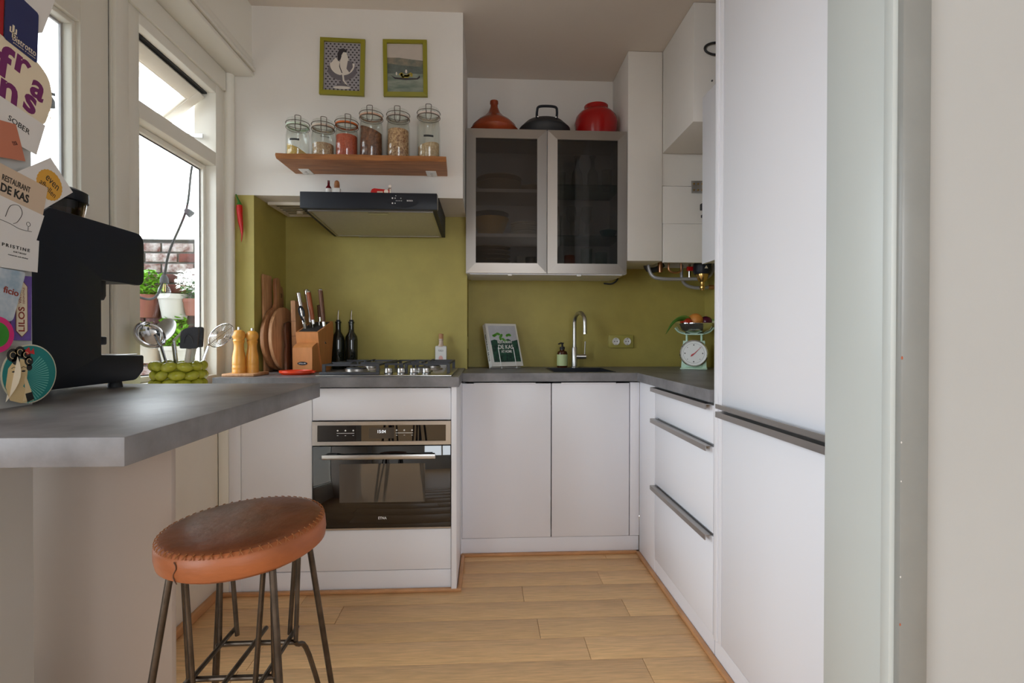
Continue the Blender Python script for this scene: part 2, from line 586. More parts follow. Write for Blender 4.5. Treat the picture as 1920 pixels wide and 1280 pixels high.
# top-hung sash swung outwards
sash = MB()
hs = 0.262
s1 = rect_frame(-0.02, 0.02, 1.872, 2.368, -hs, 0, 0.055, 0.055)
M_s = Tr(-1.275, 0, 2.192) @ Ry(radians(50))
s1.xf(M_s)
so = part('sash', s1, FRAMEW, w1)
part('pane', box(-0.003, 0.001, 1.925, 2.315, -hs + 0.05, -0.05).xf(M_s), PANE, so)
part('sash_bead', rect_frame(-0.012, 0.016, 1.923, 2.317, -hs + 0.05, -0.05, 0.012, 0.012).xf(M_s), FRAMEW, so)
part('hinge_gap', box(-1.31, -1.255, 1.87, 2.37, 2.1925, 2.2005), BLACKM, w1)
part('catch', MB().tube(smooth_path([(-1.27, 2.20, 1.94), (-1.29, 2.20, 1.965), (-1.32, 2.21, 1.955), (-1.34, 2.23, 1.975)]), 0.006), CHROME, w1)
part('catch', MB().cyl((-1.26, 2.26, 1.932), (-1.26, 2.26, 1.955), 0.011), CHROME, w1)
part('stay_arm', MB().box(-1.50, -1.265, 2.352, 2.358, 1.99, 2.008), STEEL, w1)

# door_1: glazed balcony door behind the bar
d1 = thing('door_1', None, None, (XW, 1.41, 0.0), kind='structure')
part('door_frame', rect_frame(-1.30, XW - 0.004, 1.105, 1.727, 0.0, 2.24, 0.115, 0.19, wb=0.22), FRAMEW, d1)
part('glazing_bead', rect_frame(-1.285, -1.238, 1.22, 1.612, 0.22, 2.05, 0.014, 0.014), FRAMEW, d1)
part('rubber_seal', rect_frame(-1.272, -1.266, 1.232, 1.60, 0.232, 2.038, 0.008, 0.008, b=0), MATS['grey_pipe'], d1)
part('pane', box(-1.271, -1.267, 1.234, 1.598, 0.234, 2.036), PANE, d1)
part('door_gap', box(-1.30, -1.226, 1.7272, 1.7308, 0.0, 2.24), GAP, d1)
part('post_moulding', MB().box(-1.222, -1.206, 1.733, 1.797, 0.89, 2.24, b=0.006), FRAMEW, d1)

# --- partition between living room and kitchen
struct('wall_partition_left', box(-2.0, -0.868, 0.83, 1.022, 0, CEILZ), BEIGE)
struct('wall_partition_right', box(0.702, 2.1, 0.835, 1.0, 0, CEILZ), BEIGE)
jl = struct('trim_4', box(0.690, 0.703, 0.845, 1.004, 0, CEILZ, b=0.002), JAMB)
part('door_stop', box(0.681, 0.7025, 0.8245, 0.845, 0, CEILZ, b=0.003), JAMB, jl)
casing = MB()
casing.box(0.690, 0.741, 0.8135, 0.8335, 0, CEILZ, b=0.005)
part('casing', casing, CASING, jl)
for z, y, r in ((1.066, 0.8135, .0018), (0.925, 0.8135, .0012), (0.86, 0.8135, .001), (0.70, 0.8135, .0012), (0.62, .8135, .0015)):
    part('paint_chip', MB().ell((0.692, y + .0005, z), r, .0008, r * 1.6, 8, 5), TERRA if r > .0014 else PAPERW, jl)
struct('wall_bar', MB().box(-1.204, -0.780, 1.305, 1.323, 0, 0.93, b=0.001), PONY)
# living room shell behind the camera (lit by its left window and an added back opening)
lw = MB()
lw.box(-2.1, -2.0, -3.3, -2.7, 0, CEILZ); lw.box(-2.1, -2.0, -0.2, 1.0, 0, CEILZ)
lw.box(-2.1, -2.0, -2.7, -0.2, 0, 0.5); lw.box(-2.1, -2.0, -2.7, -0.2, 2.4, CEILZ)
struct('wall_living_left', lw, BEIGE)
struct('wall_living_right', box(2.1, 2.2, -3.3, 1.0, 0, CEILZ), BEIGE)
lb = MB()
lb.box(-2.1, 0.3, -3.4, -3.3, 0, CEILZ); lb.box(2.0, 2.2, -3.4, -3.3, 0, CEILZ)
lb.box(0.3, 2.0, -3.4, -3.3, 0, 0.9); lb.box(0.3, 2.0, -3.4, -3.3, 2.2, CEILZ)
struct('wall_living_back', lb, BEIGE)
w2 = MB()
for x in (0.33, 1.15, 1.97):
    w2.box(x - 0.03, x + 0.03, -3.38, -3.32, 0.9, 2.2)
struct('added_back_window', w2, FRAMEW)  # unseen opening, added to bring fill light into the kitchen
w3 = MB()
for y in (-2.67, -1.45, -0.23):
    w3.box(-2.08, -2.02, y - 0.03, y + 0.03, 0.5, 2.4)
struct('window_2', w3, FRAMEW)

# floor trims along the plinths
struct('baseboard_back', MB().box(-0.125, 0.783, 2.549, 2.567, 0, 0.014, b=0.003), TRIMW)
struct('baseboard_right', MB().box(0.765, 0.783, 1.0, 2.567, 0, 0.014, b=0.003), TRIMW)
struct('baseboard_cooker', MB().box(-1.118, -0.105, 2.203, 2.221, 0, 0.014, b=0.003), TRIMW)
struct('baseboard_cooker_side', MB().box(-0.122, -0.105, 2.221, 2.549, 0, 0.014, b=0.003), TRIMW)

# ================================================================== FITTED KITCHEN
HX = Vector((0, 0, 0))

# --- worktops
solo('worktop', MB().box(-1.147, -1.0985, 2.200, Y1 - 0.001, 0.886, 0.928).box(-1.0985, -0.116, 2.200, Y2 - 0.001, 0.886, 0.928), COUNTER,
     'dark grey concrete-look worktop carrying the gas hob', 'worktop')
wt = MB()
for a in ((-0.104, 0.345, 2.54, Y3 - 0.001), (0.345, 0.672, 2.54, 2.605), (0.345, 0.672, 2.945, Y3 - 0.001), (0.672, XR - 0.001, 2.54, Y3 - 0.001), (0.765, XR - 0.001, 1.706, 2.54), (-0.1155, -0.104, 2.54, 2.865)):
    wt.box(a[0], a[1], a[2], a[3], 0.879, 0.921)
solo('worktop', wt, COUNTER, 'dark grey L-shaped worktop with the sink, running to the tall cabinet', 'worktop')
solo('breakfast_bar_worktop', MB().box(-1.215, -0.466, 0.682, 1.46, 0.931, 0.97, b=0.002), COUNTER,
     'dark grey concrete-look breakfast bar top in the foreground under the espresso machine', 'worktop')

# --- cooker run
def front(name, x0, x1, z0, z1, y, parent, m=None, th=0.018):
    return part(name, MB().box(x0, x1, y, y + th, z0, z1, b=0.0015), m or CAB, parent)


c = thing('base_cabinet', 'white corner base cabinet with one plain door, left of the oven', 'cabinet', (-0.9, 2.5, 0))
part('carcass', box(-1.095, -0.745, 2.245, Y2 - .003, 0.09, 0.884), CABIN, c)
front('door', -1.040, -0.744, 0.094, 0.884, 2.222, c)
front('filler_strip', -1.092, -1.043, 0.0, 0.884, 2.224, c)
part('filler_strip', MB().box(-1.1345, -1.0935, 2.222, 2.26, 0.0, 0.884, b=0.001), FRAMEW, c)
front('plinth', -1.043, -0.744, 0.0, 0.089, 2.226, c)

c = thing('oven_cabinet', 'white cabinet built round the black oven, with drawer fronts above and below', 'cabinet', (-0.44, 2.5, 0))
ca = MB()
ca.box(-0.741, -0.725, 2.245, Y2 - .003, 0.09, 0.884); ca.box(-0.166, -0.150, 2.245, Y2 - .003, 0.09, 0.884)
ca.box(-0.725, -0.166, 2.245, Y2 - .003, 0.255, 0.271); ca.box(-0.725, -0.166, 2.245, Y2 - .003, 0.742, 0.758)
part('carcass', ca, CABIN, c)
front('drawer_front', -0.741, -0.151, 0.742, 0.880, 2.222, c)
front('drawer_front', -0.741, -0.151, 0.093, 0.268, 2.222, c)
front('plinth', -0.741, -0.151, 0.0, 0.089, 2.226, c)
part('side_panel', MB().box(-0.1485, -0.1255, 2.205, Y2 - .003, 0.005, 0.886, b=0.0015), CAB, c)

# oven
o = thing('oven', 'built-in black glass compact oven with steel handle bar and digital clock', 'oven', (-0.446, 2.4, 0.272))
part('body', box(-0.722, -0.168, 2.246, 2.75, 0.276, 0.738), BLACKM, o)
cp = MB()
cp.box(-0.741, -0.151, 2.214, 2.246, 0.636, 0.652); cp.box(-0.741, -0.151, 2.214, 2.246, 0.722, 0.738)
cp.box(-0.741, -0.719, 2.214, 2.246, 0.652, 0.722); cp.box(-0.173, -0.151, 2.214, 2.246, 0.652, 0.722)
part('control_panel_frame', cp, STEEL, o)
pn = part('control_panel', box(-0.719, -0.173, 2.2165, 2.246, 0.652, 0.722), GLOSSB, o)
part('display', box(-0.502, -0.395, 2.2158, 2.2166, 0.664, 0.711), mat('oven_display_glass', (0.06, 0.052, 0.045), 0.1), pn)
LCD = mat('display_digits', (0.8, 0.85, 0.9), 0.5, emit=0.12)
part('digits', text_mb('15:04', 0.034, 0.013, .0004).xf(Tr(-0.447, 2.2154, 0.694)), LCD, pn)
for xx in (-0.598, -0.348):
    part('symbol', box(xx - 0.040, xx + 0.034, 2.2158, 2.2166, 0.6865, 0.6883), WHITEPRINT, pn)
    for q in (-0.036, -0.003, 0.030):
        part('symbol', MB().cyl((xx + q, 2.2158, 0.699), (xx + q, 2.2166, 0.699), 0.0036, n=12), WHITEPRINT, pn)
        part('symbol', box(xx + q - 0.003, xx + q + 0.003, 2.2158, 2.2166, 0.6765, 0.6785), WHITEPRINT, pn)
dr = part('door', MB().box(-0.740, -0.152, 2.214, 2.246, 0.280, 0.632, b=0.0015), GLOSSB, o)
part('door_window', box(-0.626, -0.262, 2.2133, 2.2142, 0.390, 0.556), GLOSSW, dr)
hb = MB()
hb.box(-0.690, -0.214, 2.176, 2.186, 0.583, 0.603, b=0.002)
part('handle', hb, STEEL, dr)
for x in (-0.655, -0.249):
    part('handle_post', box(x - .02, x + .02, 2.186, 2.2145, 0.590, 0.604), BLACKM, dr)
part('brand_lettering', text_mb('ETNA', 0.036, 0.011, .0004, bold=.02).xf(Tr(-0.444, 2.2134, 0.322)), WHITEPRINT, dr)
part('trim_strip', box(-0.741, -0.151, 2.214, 2.246, 0.272, 0.279), STEEL, o)

# --- sink run
c = thing('sink_cabinet', 'white two-door base cabinet below the sink', 'cabinet', (0.33, 2.8, 0))
sk = MB()
sk.box(-0.12, 0.76, 2.582, 2.60, 0.09, 0.12); sk.box(-0.12, -0.104, 2.582, Y3 - .003, 0.09, 0.87); sk.box(0.76, 0.775, 2.582, Y3 - .003, 0.09, 0.87)
sk.box(-0.104, 0.76, 2.60, Y3 - .003, 0.09, 0.106); sk.box(-0.104, 0.76, 3.08, Y3 - .003, 0.106, 0.87)
part('carcass', sk, CABIN, c)
for x0, x1, hx0, hx1 in ((-0.119, 0.3285, -0.06, 0.25), (0.3335, 0.730, 0.38, 0.66)):
    d = front('door', x0, x1, 0.090, 0.868, 2.560, c)
    part('handle_lip', MB().box(hx0, hx1, 2.552, 2.562, 0.864, 0.872, b=0.001), CAB, d)
front('filler_strip', 0.7345, 0.783, 0.090, 0.872, 2.560, c)
front('plinth', -0.122, 0.783, 0.0, 0.086, 2.567, c)
part('end_strip', MB().box(-0.1245, -0.1205, 2.556, 2.60, 0.0, 0.872), CAB, c)

sb = thing('sink', 'black square inset kitchen sink let into the worktop', 'sink', (0.508, 2.775, 0.74))
si = MB()
X0, X1, Yy0, Yy1 = 0.345, 0.672, 2.605, 2.945
si.box(X0, X1, Yy0, Yy1, 0.742, 0.748)
si.box(X0, X0 + .006, Yy0, Yy1, 0.748, 0.923); si.box(X1 - .006, X1, Yy0, Yy1, 0.748, 0.923)
si.box(X0 + .006, X1 - .006, Yy0, Yy0 + .006, 0.748, 0.923); si.box(X0 + .006, X1 - .006, Yy1 - .006, Yy1, 0.748, 0.923)
part('basin', si, BLACK, sb)
part('drain', MB().cyl((0.508, 2.775, 0.748), (0.508, 2.775, 0.752), 0.04, n=24), CHROME, sb)
part('overflow_plate', MB().box(0.44, 0.50, 2.936, 2.940, 0.88, 0.90, b=.001), CHROME, sb)

# --- drawer unit
c = thing('drawer_cabinet', 'white three-drawer base cabinet with steel grip handles on the right-hand run', 'cabinet', (1.06, 2.0, 0))
part('carcass', box(0.805, XR - .003, 1.72, 2.535, 0.09, 0.876), CABIN, c)
part('filler_strip', MB().box(0.783, 0.80, 2.325, 2.5585, 0.0, 0.876, b=0.001), CAB, c)


def side_front(name, y0, y1, z0, z1, parent, x=0.783):
    return part(name, MB().box(x, x + 0.018, y0, y1, z0, z1, b=0.0015), CAB, parent)


def grip(y0, y1, z, parent, down=True):
    g = MB()
    g.box(0.757, 0.785, y0, y1, z, z + 0.003)
    g.box(0.757, 0.760, y0, y1, z - 0.016, z + 0.0)
    return part('handle', g, HANDLE, parent)


for z0, z1 in ((0.733, 0.866), (0.424, 0.722), (0.074, 0.413)):
    d = side_front('drawer', 1.716, 2.320, z0, z1, c)
    grip(1.722, 2.316, z1 + 0.002, d)
part('plinth', MB().box(0.785, 0.80, 1.706, 2.325, 0, 0.072), CAB, c)

# --- tall fridge cabinet
c = thing('fridge_cabinet', 'tall white fridge-freezer cabinet with two doors beside the doorway', 'cabinet', (1.06, 1.35, 0))
part('side_panel', MB().box(0.779, XR - .003, 1.678, 1.703, 0.07, 2.62, b=0.001), CAB, c)
part('filler_strip', MB().box(0.783, 0.80, 1.654, 1.677, 0.07, 2.62, b=0.001), CAB, c)
part('carcass', box(0.805, XR - .003, 1.05, 1.676, 0.09, 2.62), CABIN, c)
d = side_front('door', 1.05, 1.650, 0.872, 2.60, c)
g = MB()
g.box(0.757, 0.785, 1.052, 1.646, 0.866, 0.869); g.box(0.757, 0.760, 1.052, 1.646, 0.869, 0.881)
part('handle', g, HANDLE, d)
d = side_front('door', 1.05, 1.650, 0.075, 0.851, c)
grip(1.052, 1.646, 0.853, d)
part('plinth', MB().box(0.785, 0.80, 1.02, 1.70, 0, 0.072), CAB, c)

# --- right wall cabinet above the drawers
c = thing('wall_cabinet', 'plain white wall cabinet above the right-hand worktop beside the boiler', 'cabinet', (1.17, 2.0, 1.44))
part('carcass', box(1.02, XR - .002, 1.706, 2.316, 1.444, 2.205), CAB, c)
part('door', MB().box(1.0, 1.018, 1.706, 2.318, 1.440, 2.208, b=0.0015), CAB, c)

# --- boiler boxing, duct and access panels
c = thing('boiler_cupboard', 'white painted boxing hiding the boiler in the back corner', 'cupboard', (1.06, 2.93, 1.51))
part('casing_panel', MB().box(0.775, 0.9675, 2.76, Y3 - .002, 1.520, CEILZ - .002, b=0.003), WHITE, c)
part('upper_panel', box(0.9675, XR - .002, 2.768, Y3 - .002, 1.935, CEILZ - .002), WHITE, c)
part('access_panel', MB().box(0.970, 1.30, 2.762, 2.780, 1.727, 1.932, b=0.0015), WHITE, c)
part('access_panel', MB().box(0.971, 1.30, 2.752, 2.770, 1.512, 1.724, b=0.0015), WHITE, c)
hg = part('hinge', MB().box(1.130, 1.20, 2.755, 2.762, 1.895, 1.962, b=0.001), STEEL, c)
for dx in (0.012, 0.035, 0.058):
    for dz in (0.016, 0.050):
        part('screw', MB().cyl((1.130 + dx, 2.752, 1.895 + dz), (1.130 + dx, 2.7555, 1.895 + dz), 0.0045, n=10), BRASS, hg)
part('catch', MB().box(1.178, 1.20, 2.735, 2.7625, 1.80, 1.835, b=.003), BLACKM, c)
part('catch', MB().box(1.184, 1.20, 2.745, 2.7625, 1.76, 1.775, b=.002), BLACKM, c)
c = thing('flue_duct', 'white boxed flue duct hanging from the ceiling in front of the boiler boxing', 'duct', (1.16, 2.55, 2.109))
part('casing', MB().box(0.967, XR - .002, 2.343, 2.757, 2.109, CEILZ - .002, b=0.003), WHITE, c)
part('cable_loop', MB().tube([Vector((1.075 + 0.058 * cos(a), 2.336, 2.446 + 0.028 * sin(a))) for a in [pi * .5 + pi * k / 14 for k in range(15)]] , 0.0055), BLACKM, c)
part('screw', MB().cyl((1.055, 2.339, 2.30), (1.055, 2.3435, 2.30), 0.004), IRON, c)
# boiler pipework below
p = thing('boiler_pipework', 'grey and copper pipes with a brass valve below the boiler', 'pipes', (1.12, 2.93, 1.38))
part('grey_pipe', MB().tube(smooth_path([(0.945, 2.92, 1.55), (0.945, 2.92, 1.50), (0.965, 2.91, 1.455), (1.01, 2.90, 1.440), (1.10, 2.90, 1.438), (1.24, 2.90, 1.440)]), 0.0105), GREYPIPE, p)
part('grey_pipe', MB().tube(smooth_path([(1.16, 2.97, 1.53), (1.16, 2.97, 1.45), (1.19, 2.97, 1.41), (1.25, 2.97, 1.395), (1.345, 2.97, 1.40)]), 0.010), GREYPIPE, p)
part('grey_pipe', MB().tube(smooth_path([(1.26, 2.92, 1.44), (1.31, 2.92, 1.465), (1.335, 2.92, 1.53)]), 0.010), GREYPIPE, p)
v = part('filter_head', MB().lathe([(0, 0), (0.045, 0), (0.052, 0.02), (0.05, 0.06), (0.03, 0.075), (0, 0.075)], (1.245, 2.88, 1.465), 24), BLACK, p)
part('symbol', MB().prism([(1.235, 1.492), (1.255, 1.492), (1.245, 1.508)], 'y', 2.826, 2.829), PAPERC, v)
part('valve_body', MB().lathe([(0, 0), (0.018, 0), (0.03, 0.02), (0.034, 0.04), (0.034, 0.047), (0, 0.047)], (1.245, 2.88, 1.42), 20), BRASS, p)
part('drain_cock', MB().lathe([(0, 0), (0.008, 0), (0.010, 0.008), (0.015, 0.012), (0.015, 0.022), (0.009, 0.026), (0.012, 0.033), (0.012, 0.05), (0, 0.05)], (1.245, 2.88, 1.372), 14), BRASS, p)
part('copper_pipe', MB().tube(smooth_path([(1.055, 2.90, 1.53), (1.057, 2.90, 1.49), (1.09, 2.90, 1.475), (1.125, 2.90, 1.485), (1.128, 2.90, 1.53)]), 0.006), COPPER, p)
part('copper_pipe', MB().cyl((1.32, 2.97, 1.40), (1.352, 2.97, 1.40), 0.014), COPPER, p)
part('flexible_hose', MB().tube(smooth_path([(0.93, 2.95, 1.55), (0.95, 2.95, 1.50), (1.0, 2.95, 1.50), (1.04, 2.95, 1.53)]), 0.016), BLACKM, p)
part('fitting', MB().cyl((1.015, 2.93, 1.48), (1.015, 2.93, 1.54), 0.014), COPPER, p)
part('red_tap', MB().box(1.165, 1.205, 2.90, 2.915, 1.487, 1.512, b=.003), RED, p)
part('tap_stem', MB().cyl((1.185, 2.92, 1.44), (1.185, 2.92, 1.53), 0.007), CHROME, p)
solo('loose_cable', MB().tube(smooth_path([(0.80, 3.05, 1.515), (0.803, 3.05, 1.48), (0.79, 3.05, 1.445), (0.76, 3.06, 1.425), (0.72, 3.085, 1.43)]), 0.005), BLACKM,
     'short black cable drooping between glass cabinet and boiler boxing', 'cable')

# --- glass-fronted wall cabinet
GX0, GX1, GZ0, GZ1, GY = -0.108, 0.772, 1.447, 2.228, 2.76
c = thing('display_cabinet', 'aluminium-framed wall cabinet with two smoked glass doors', 'cabinet', (0.33, 2.93, GZ0))
k = MB()
k.box(GX0, GX0 + .016, GY + .022, Y3 - .002, GZ0, GZ1); k.box(GX1 - .016, GX1, GY + .022, Y3 - .002, GZ0, GZ1)
k.box(GX0 + .016, GX1 - .016, GY + .022, Y3 - .002, GZ0, GZ0 + .016); k.box(GX0 + .016, GX1 - .016, GY + .022, Y3 - .002, GZ1 - .016, GZ1)
k.box(GX0 + .016, GX1 - .016, Y3 - .010, Y3 - .002, GZ0 + .016, GZ1 - .016); k.box(0.324, 0.340, GY + .024, Y3 - .010, GZ0 + .016, GZ1 - .016)
part('carcass', k, CAB, c)
LSH = (1.66, 1.905); RSH = (1.66, 1.94)
for z in LSH: part('shelf', box(GX0 + .016, 0.324, GY + .04, Y3 - .010, z - .009, z + .009), CAB, c)
for z in RSH: part('glass_shelf', box(0.340, GX1 - .016, GY + .04, Y3 - .010, z - .004, z + .004), SHELFGL, c)


def mitred(x0, x1, z0, z1, w, y0, y1, bev):
    """four mitred, bevelled frame profiles"""
    out = []
    O = [(x0, z0), (x1, z0), (x1, z1), (x0, z1)]
    I = [(x0 + w, z0 + w), (x1 - w, z0 + w), (x1 - w, z1 - w), (x0 + w, z1 - w)]
    for i in range(4):
        j = (i + 1) % 4
        a, b_, c_, d_ = O[i], O[j], I[j], I[i]
        vs = [(a[0], y0 + bev, a[1]), (b_[0], y0 + bev, b_[1]), (c_[0], y0, c_[1]), (d_[0], y0, d_[1]),
              (a[0], y1, a[1]), (b_[0], y1, b_[1]), (c_[0], y1, c_[1]), (d_[0], y1, d_[1])]
        out.append(MB().add(vs, [(0, 1, 2, 3), (7, 6, 5, 4), (0, 4, 5, 1), (1, 5, 6, 2), (2, 6, 7, 3), (3, 7, 4, 0)]))
    return out


for x0, x1 in ((GX0, 0.3305), (0.3345, GX1)):
    d = part('door', box(x0 + .05, x1 - .05, GY + .008, GY + .012, GZ0 + .05, GZ1 - .05), SMOKE, c)
    for m_ in mitred(x0, x1, GZ0 + .002, GZ1, 0.053, GY, GY + .02, 0.008):
        part('frame_profile', m_, ALU, d)
for x in (0.13, 0.51):
    part('knob', MB().box(x - .011, x + .011, GY + .012, GY + .03, GZ0 - .012, GZ0 - .001, b=.002), WHITEP, c)
part('underside_light_strip', box(GX0 + .02, GX1 - .02, GY + .03, Y3 - .02, GZ0 - .004, GZ0), CAB, c)

# contents of the glass cabinet
ORD = ('lowest', 'second from below', 'third from below', 'fourth from below', 'fifth from below', 'sixth from below')


def stack_plates(name, label, x, y, z, r, n_, m, dz=0.012, cat='plate', group=None, deep=0.02):
    for i in range(n_):
        zz = z + i * dz
        solo(name, MB().lathe([(0, 0), (r * .6, 0), (r, deep), (r, deep + .004), (r * .58, .005), (0, .005)], (x, y, zz), 28), m,
             label if n_ == 1 else label + ', ' + ('topmost' if i == n_ - 1 else ORD[i]), cat, group)


stack_plates('bowl', 'brown stoneware bowl stacked on the top left cabinet shelf', 0.075, 2.93, 1.915, 0.13, 2, CERG, dz=.028, cat='bowl', group='bowls on the top cabinet shelf', deep=.055)
stack_plates('small_bowl', 'small grey bowl beside the big bowls on the top cabinet shelf', 0.255, 2.95, 1.915, 0.06, 1, CERG, cat='bowl', deep=.05)
stack_plates('yellow_bowl', 'yellow bowl with dark rim on the middle cabinet shelf', 0.026, 2.92, 1.670, 0.105, 1, YELLOW, cat='bowl', deep=.10)
solo('dark_dish', MB().lathe([(0, 0), (.09, 0), (.104, .02), (.104, .026), (0, .02)], (0.026, 2.92, 1.775), 28), BLACKM, 'dark dish resting on the yellow bowl', 'dish')
stack_plates('side_plate', 'pale side plate stacked beside the yellow bowl', 0.225, 2.91, 1.670, 0.085, 5, CERW, dz=.013, group='side plates on the middle shelf')
stack_plates('dinner_plate', 'brown dinner plate stacked on the bottom of the cabinet', 0.035, 2.91, 1.465, 0.105, 6, CERG, dz=.024, group='dinner plates at the cabinet bottom')
solo('mug', MB().lathe([(0, 0), (.036, 0), (.038, .09), (.034, .09), (.032, .006), (0, .006)], (0.262, 2.90, 1.464), 20), BLACK, 'dark mug at the bottom of the left cabinet door', 'mug')
solo('mug', MB().lathe([(0, 0), (.032, 0), (.034, .11), (.030, .11), (.028, .006), (0, .006)], (0.212, 2.99, 1.464), 20), CERW, 'pale mug behind the dark mug in the cabinet', 'mug')


def wine_glass(x, y, z, h, label, group):
    solo('stemmed_glass', MB().lathe([(0, 0), (.03, 0), (.03, .003), (.005, .008), (.005, h * .5), (.026, h * .62), (.032, h * .8), (.027, h), (.025, h), (.03, h * .8), (.024, h * .64), (0, h * .52)], (x, y, z), 20),
         GLASS, label, 'glass', group)


def tumbler(x, y, z, r, h, label, group=None, m=None):
    solo('tumbler', MB().lathe([(0, 0), (r * .85, 0), (r, h), (r - .003, h), (r * .82, .008), (0, .008)], (x, y, z), 20), m or GLASS, label, 'glass', group)


for x, y, wh in ((0.52, 2.90, 'middle'), (0.61, 2.90, 'right')):
    solo('carafe', MB().lathe([(0, 0), (.03, 0), (.034, .02), (.03, .09), (.012, .125), (.011, .165), (.02, .19), (.018, .19), (.009, .165), (.010, .125), (.027, .09), (.03, .02), (0, .006)], (x, y, 1.945), 22),
         GLASS, 'clear glass carafe on the top glass shelf, %s one of the pair' % ('left' if wh == 'middle' else wh), 'carafe', 'carafes on the top glass shelf')
tumbler(0.43, 2.93, 1.945, .03, .10, 'clear tumbler left of the carafes in the glass cabinet')
tumbler(0.70, 2.93, 1.945, .03, .12, 'tall clear tumbler right of the carafes in the glass cabinet')
for x in (0.40, 0.50):
    tumbler(x, 2.86, 1.665, .03, .115, 'straight clear tumbler on the middle glass shelf, %s' % ('leftmost' if x < .45 else 'nearer the decanter'), 'front tumblers on the middle glass shelf')
for x in (0.40, 0.50, 0.59):
    wine_glass(x, 2.98, 1.665, .20, 'stemmed wine glass at the back of the middle glass shelf, ' + ('leftmost' if x < .45 else 'middle one' if x < .55 else 'behind the decanter'), 'wine glasses on the middle glass shelf')
solo('cut_glass_decanter', MB().lathe([(0, 0), (.028, 0), (.03, .04), (.012, .09), (.011, .15), (.017, .17), (0, .175)], (0.585, 2.86, 1.665), 9), GLASS, 'small faceted decanter on the middle glass shelf', 'decanter', ang=20)
solo('glass_bowl', MB().lathe([(0, 0), (.03, 0), (.05, .045), (.047, .045), (.028, .005), (0, .005)], (0.70, 2.90, 1.665), 20), mat('blue_green_glass', srgb(24, 90, 92), 0.1), 'blue-green glass bowl on the middle glass shelf', 'bowl')
solo('beaker', MB().lathe([(0, 0), (.036, 0), (.030, .10), (.027, .10), (.033, .006), (0, .006)], (0.475, 2.88, 1.464), 20), TERRA, 'terracotta beaker on the cabinet floor', 'beaker')
tumbler(0.575, 2.90, 1.464, .034, .14, 'smoky lidded storage glass on the cabinet floor', None, SHELFGL)
tumbler(0.66, 2.90, 1.464, .036, .12, 'smoky wide storage glass at the end of the cabinet floor', None, SHELFGL)

# pots on top of the glass cabinet
t = thing('tagine', 'orange-brown glazed tagine with a chimney-shaped lid', 'tagine', (0.046, 2.93, GZ1))
part('dish', MB().lathe([(0, 0), (.10, 0), (.135, .035), (.14, .05), (.125, .05), (0, .04)], (0, 0, 0), 36), TAGINE, t, local=True)
part('lid', MB().lathe([(.124, .048), (.13, .055), (.125, .075), (.095, .105), (.06, .128), (.035, .155), (.022, .185), (.020, .20), (.024, .208), (.023, .222), (0, .224)], (0, 0, 0), 36), TAGINE, t, local=True)
t = thing('lidded_pan', 'low black lidded pan with a loop handle', 'pan', (0.335, 2.93, GZ1))
part('pan_body', MB().lathe([(0, 0), (.125, 0), (.145, .03), (.147, .055), (0, .055)], (0, 0, 0), 36), BLACKM, t, local=True)
part('lid', MB().lathe([(.148, .055), (.147, .062), (.11, .098), (.05, .118), (0, .122)], (0, 0, 0), 36), BLACKM, t, local=True)
hd = part('handle', MB().tube(smooth_path([(-.055, -.112, .085), (-.055, -.128, .115), (-.046, -.135, .136), (0, -.137, .140), (.046, -.135, .136), (.055, -.128, .115), (.055, -.112, .085)]), .007, 10), BLACK, t, local=True)
for x in (-.05, .05):
    part('rivet', MB().ell((x, -.122, .088), .006, .004, .006), CHROME, hd, local=True)
t = thing('red_pot', 'glossy red enamel pot turned upside down on the cabinet', 'pot', (0.635, 2.93, GZ1))
part('body', MB().lathe([(0, 0), (.108, 0), (.119, .06), (.124, .105), (.116, .14), (.094, .166), (.072, .178), (.069, .182), (.069, .205), (.062, .205), (.060, .185), (0, .185)], (0, 0, 0), 40), REDEN, t, local=True)
part('rim', MB().lathe([(.112, 0), (.117, .002), (.117, .012), (.112, .014)], (0, 0, 0), 40), BLACK, t, local=True)
# ================================================================== COOKING ALCOVE
# --- gas hob
CT = 0.928
h = thing('gas_hob', 'four-burner gas hob with cast-iron pan supports and steel knobs', 'hob', (-0.44, 2.50, CT))
part('hob_plate', MB().box(-0.735, -0.150, 2.240, 2.765, CT + .0005, CT + .007, b=.002), STEEL, h)
for x, y, r in ((-0.60, 2.40, .05), (-0.59, 2.655, .038), (-0.30, 2.47, .034), (-0.28, 2.66, .045)):
    b_ = part('burner', MB().lathe([(0, 0), (r + .012, 0), (r + .01, .006), (r, .008), (r, .018), (0, .018)], (x, y, CT + .007), 28), ALU, h)
    part('burner_cap', MB().lathe([(0, 0), (r * .92, 0), (r * .9, .006), (0, .008)], (x, y, CT + .025), 28), IRON, b_)
for x in (-0.433, -0.377, -0.322, -0.266):
    kb = part('knob', MB().lathe([(0, 0), (.019, 0), (.019, .004), (.0175, .006), (.0165, .026), (.0145, .028), (0, .028)], (x, 2.295, CT + .007), 24), STEEL, h)
    part('knob_ring', MB().lathe([(.0172, .0035), (.0195, .004), (.0195, .0075), (.0172, .008)], (x, 2.295, CT + .007), 24), BLACKM, kb)


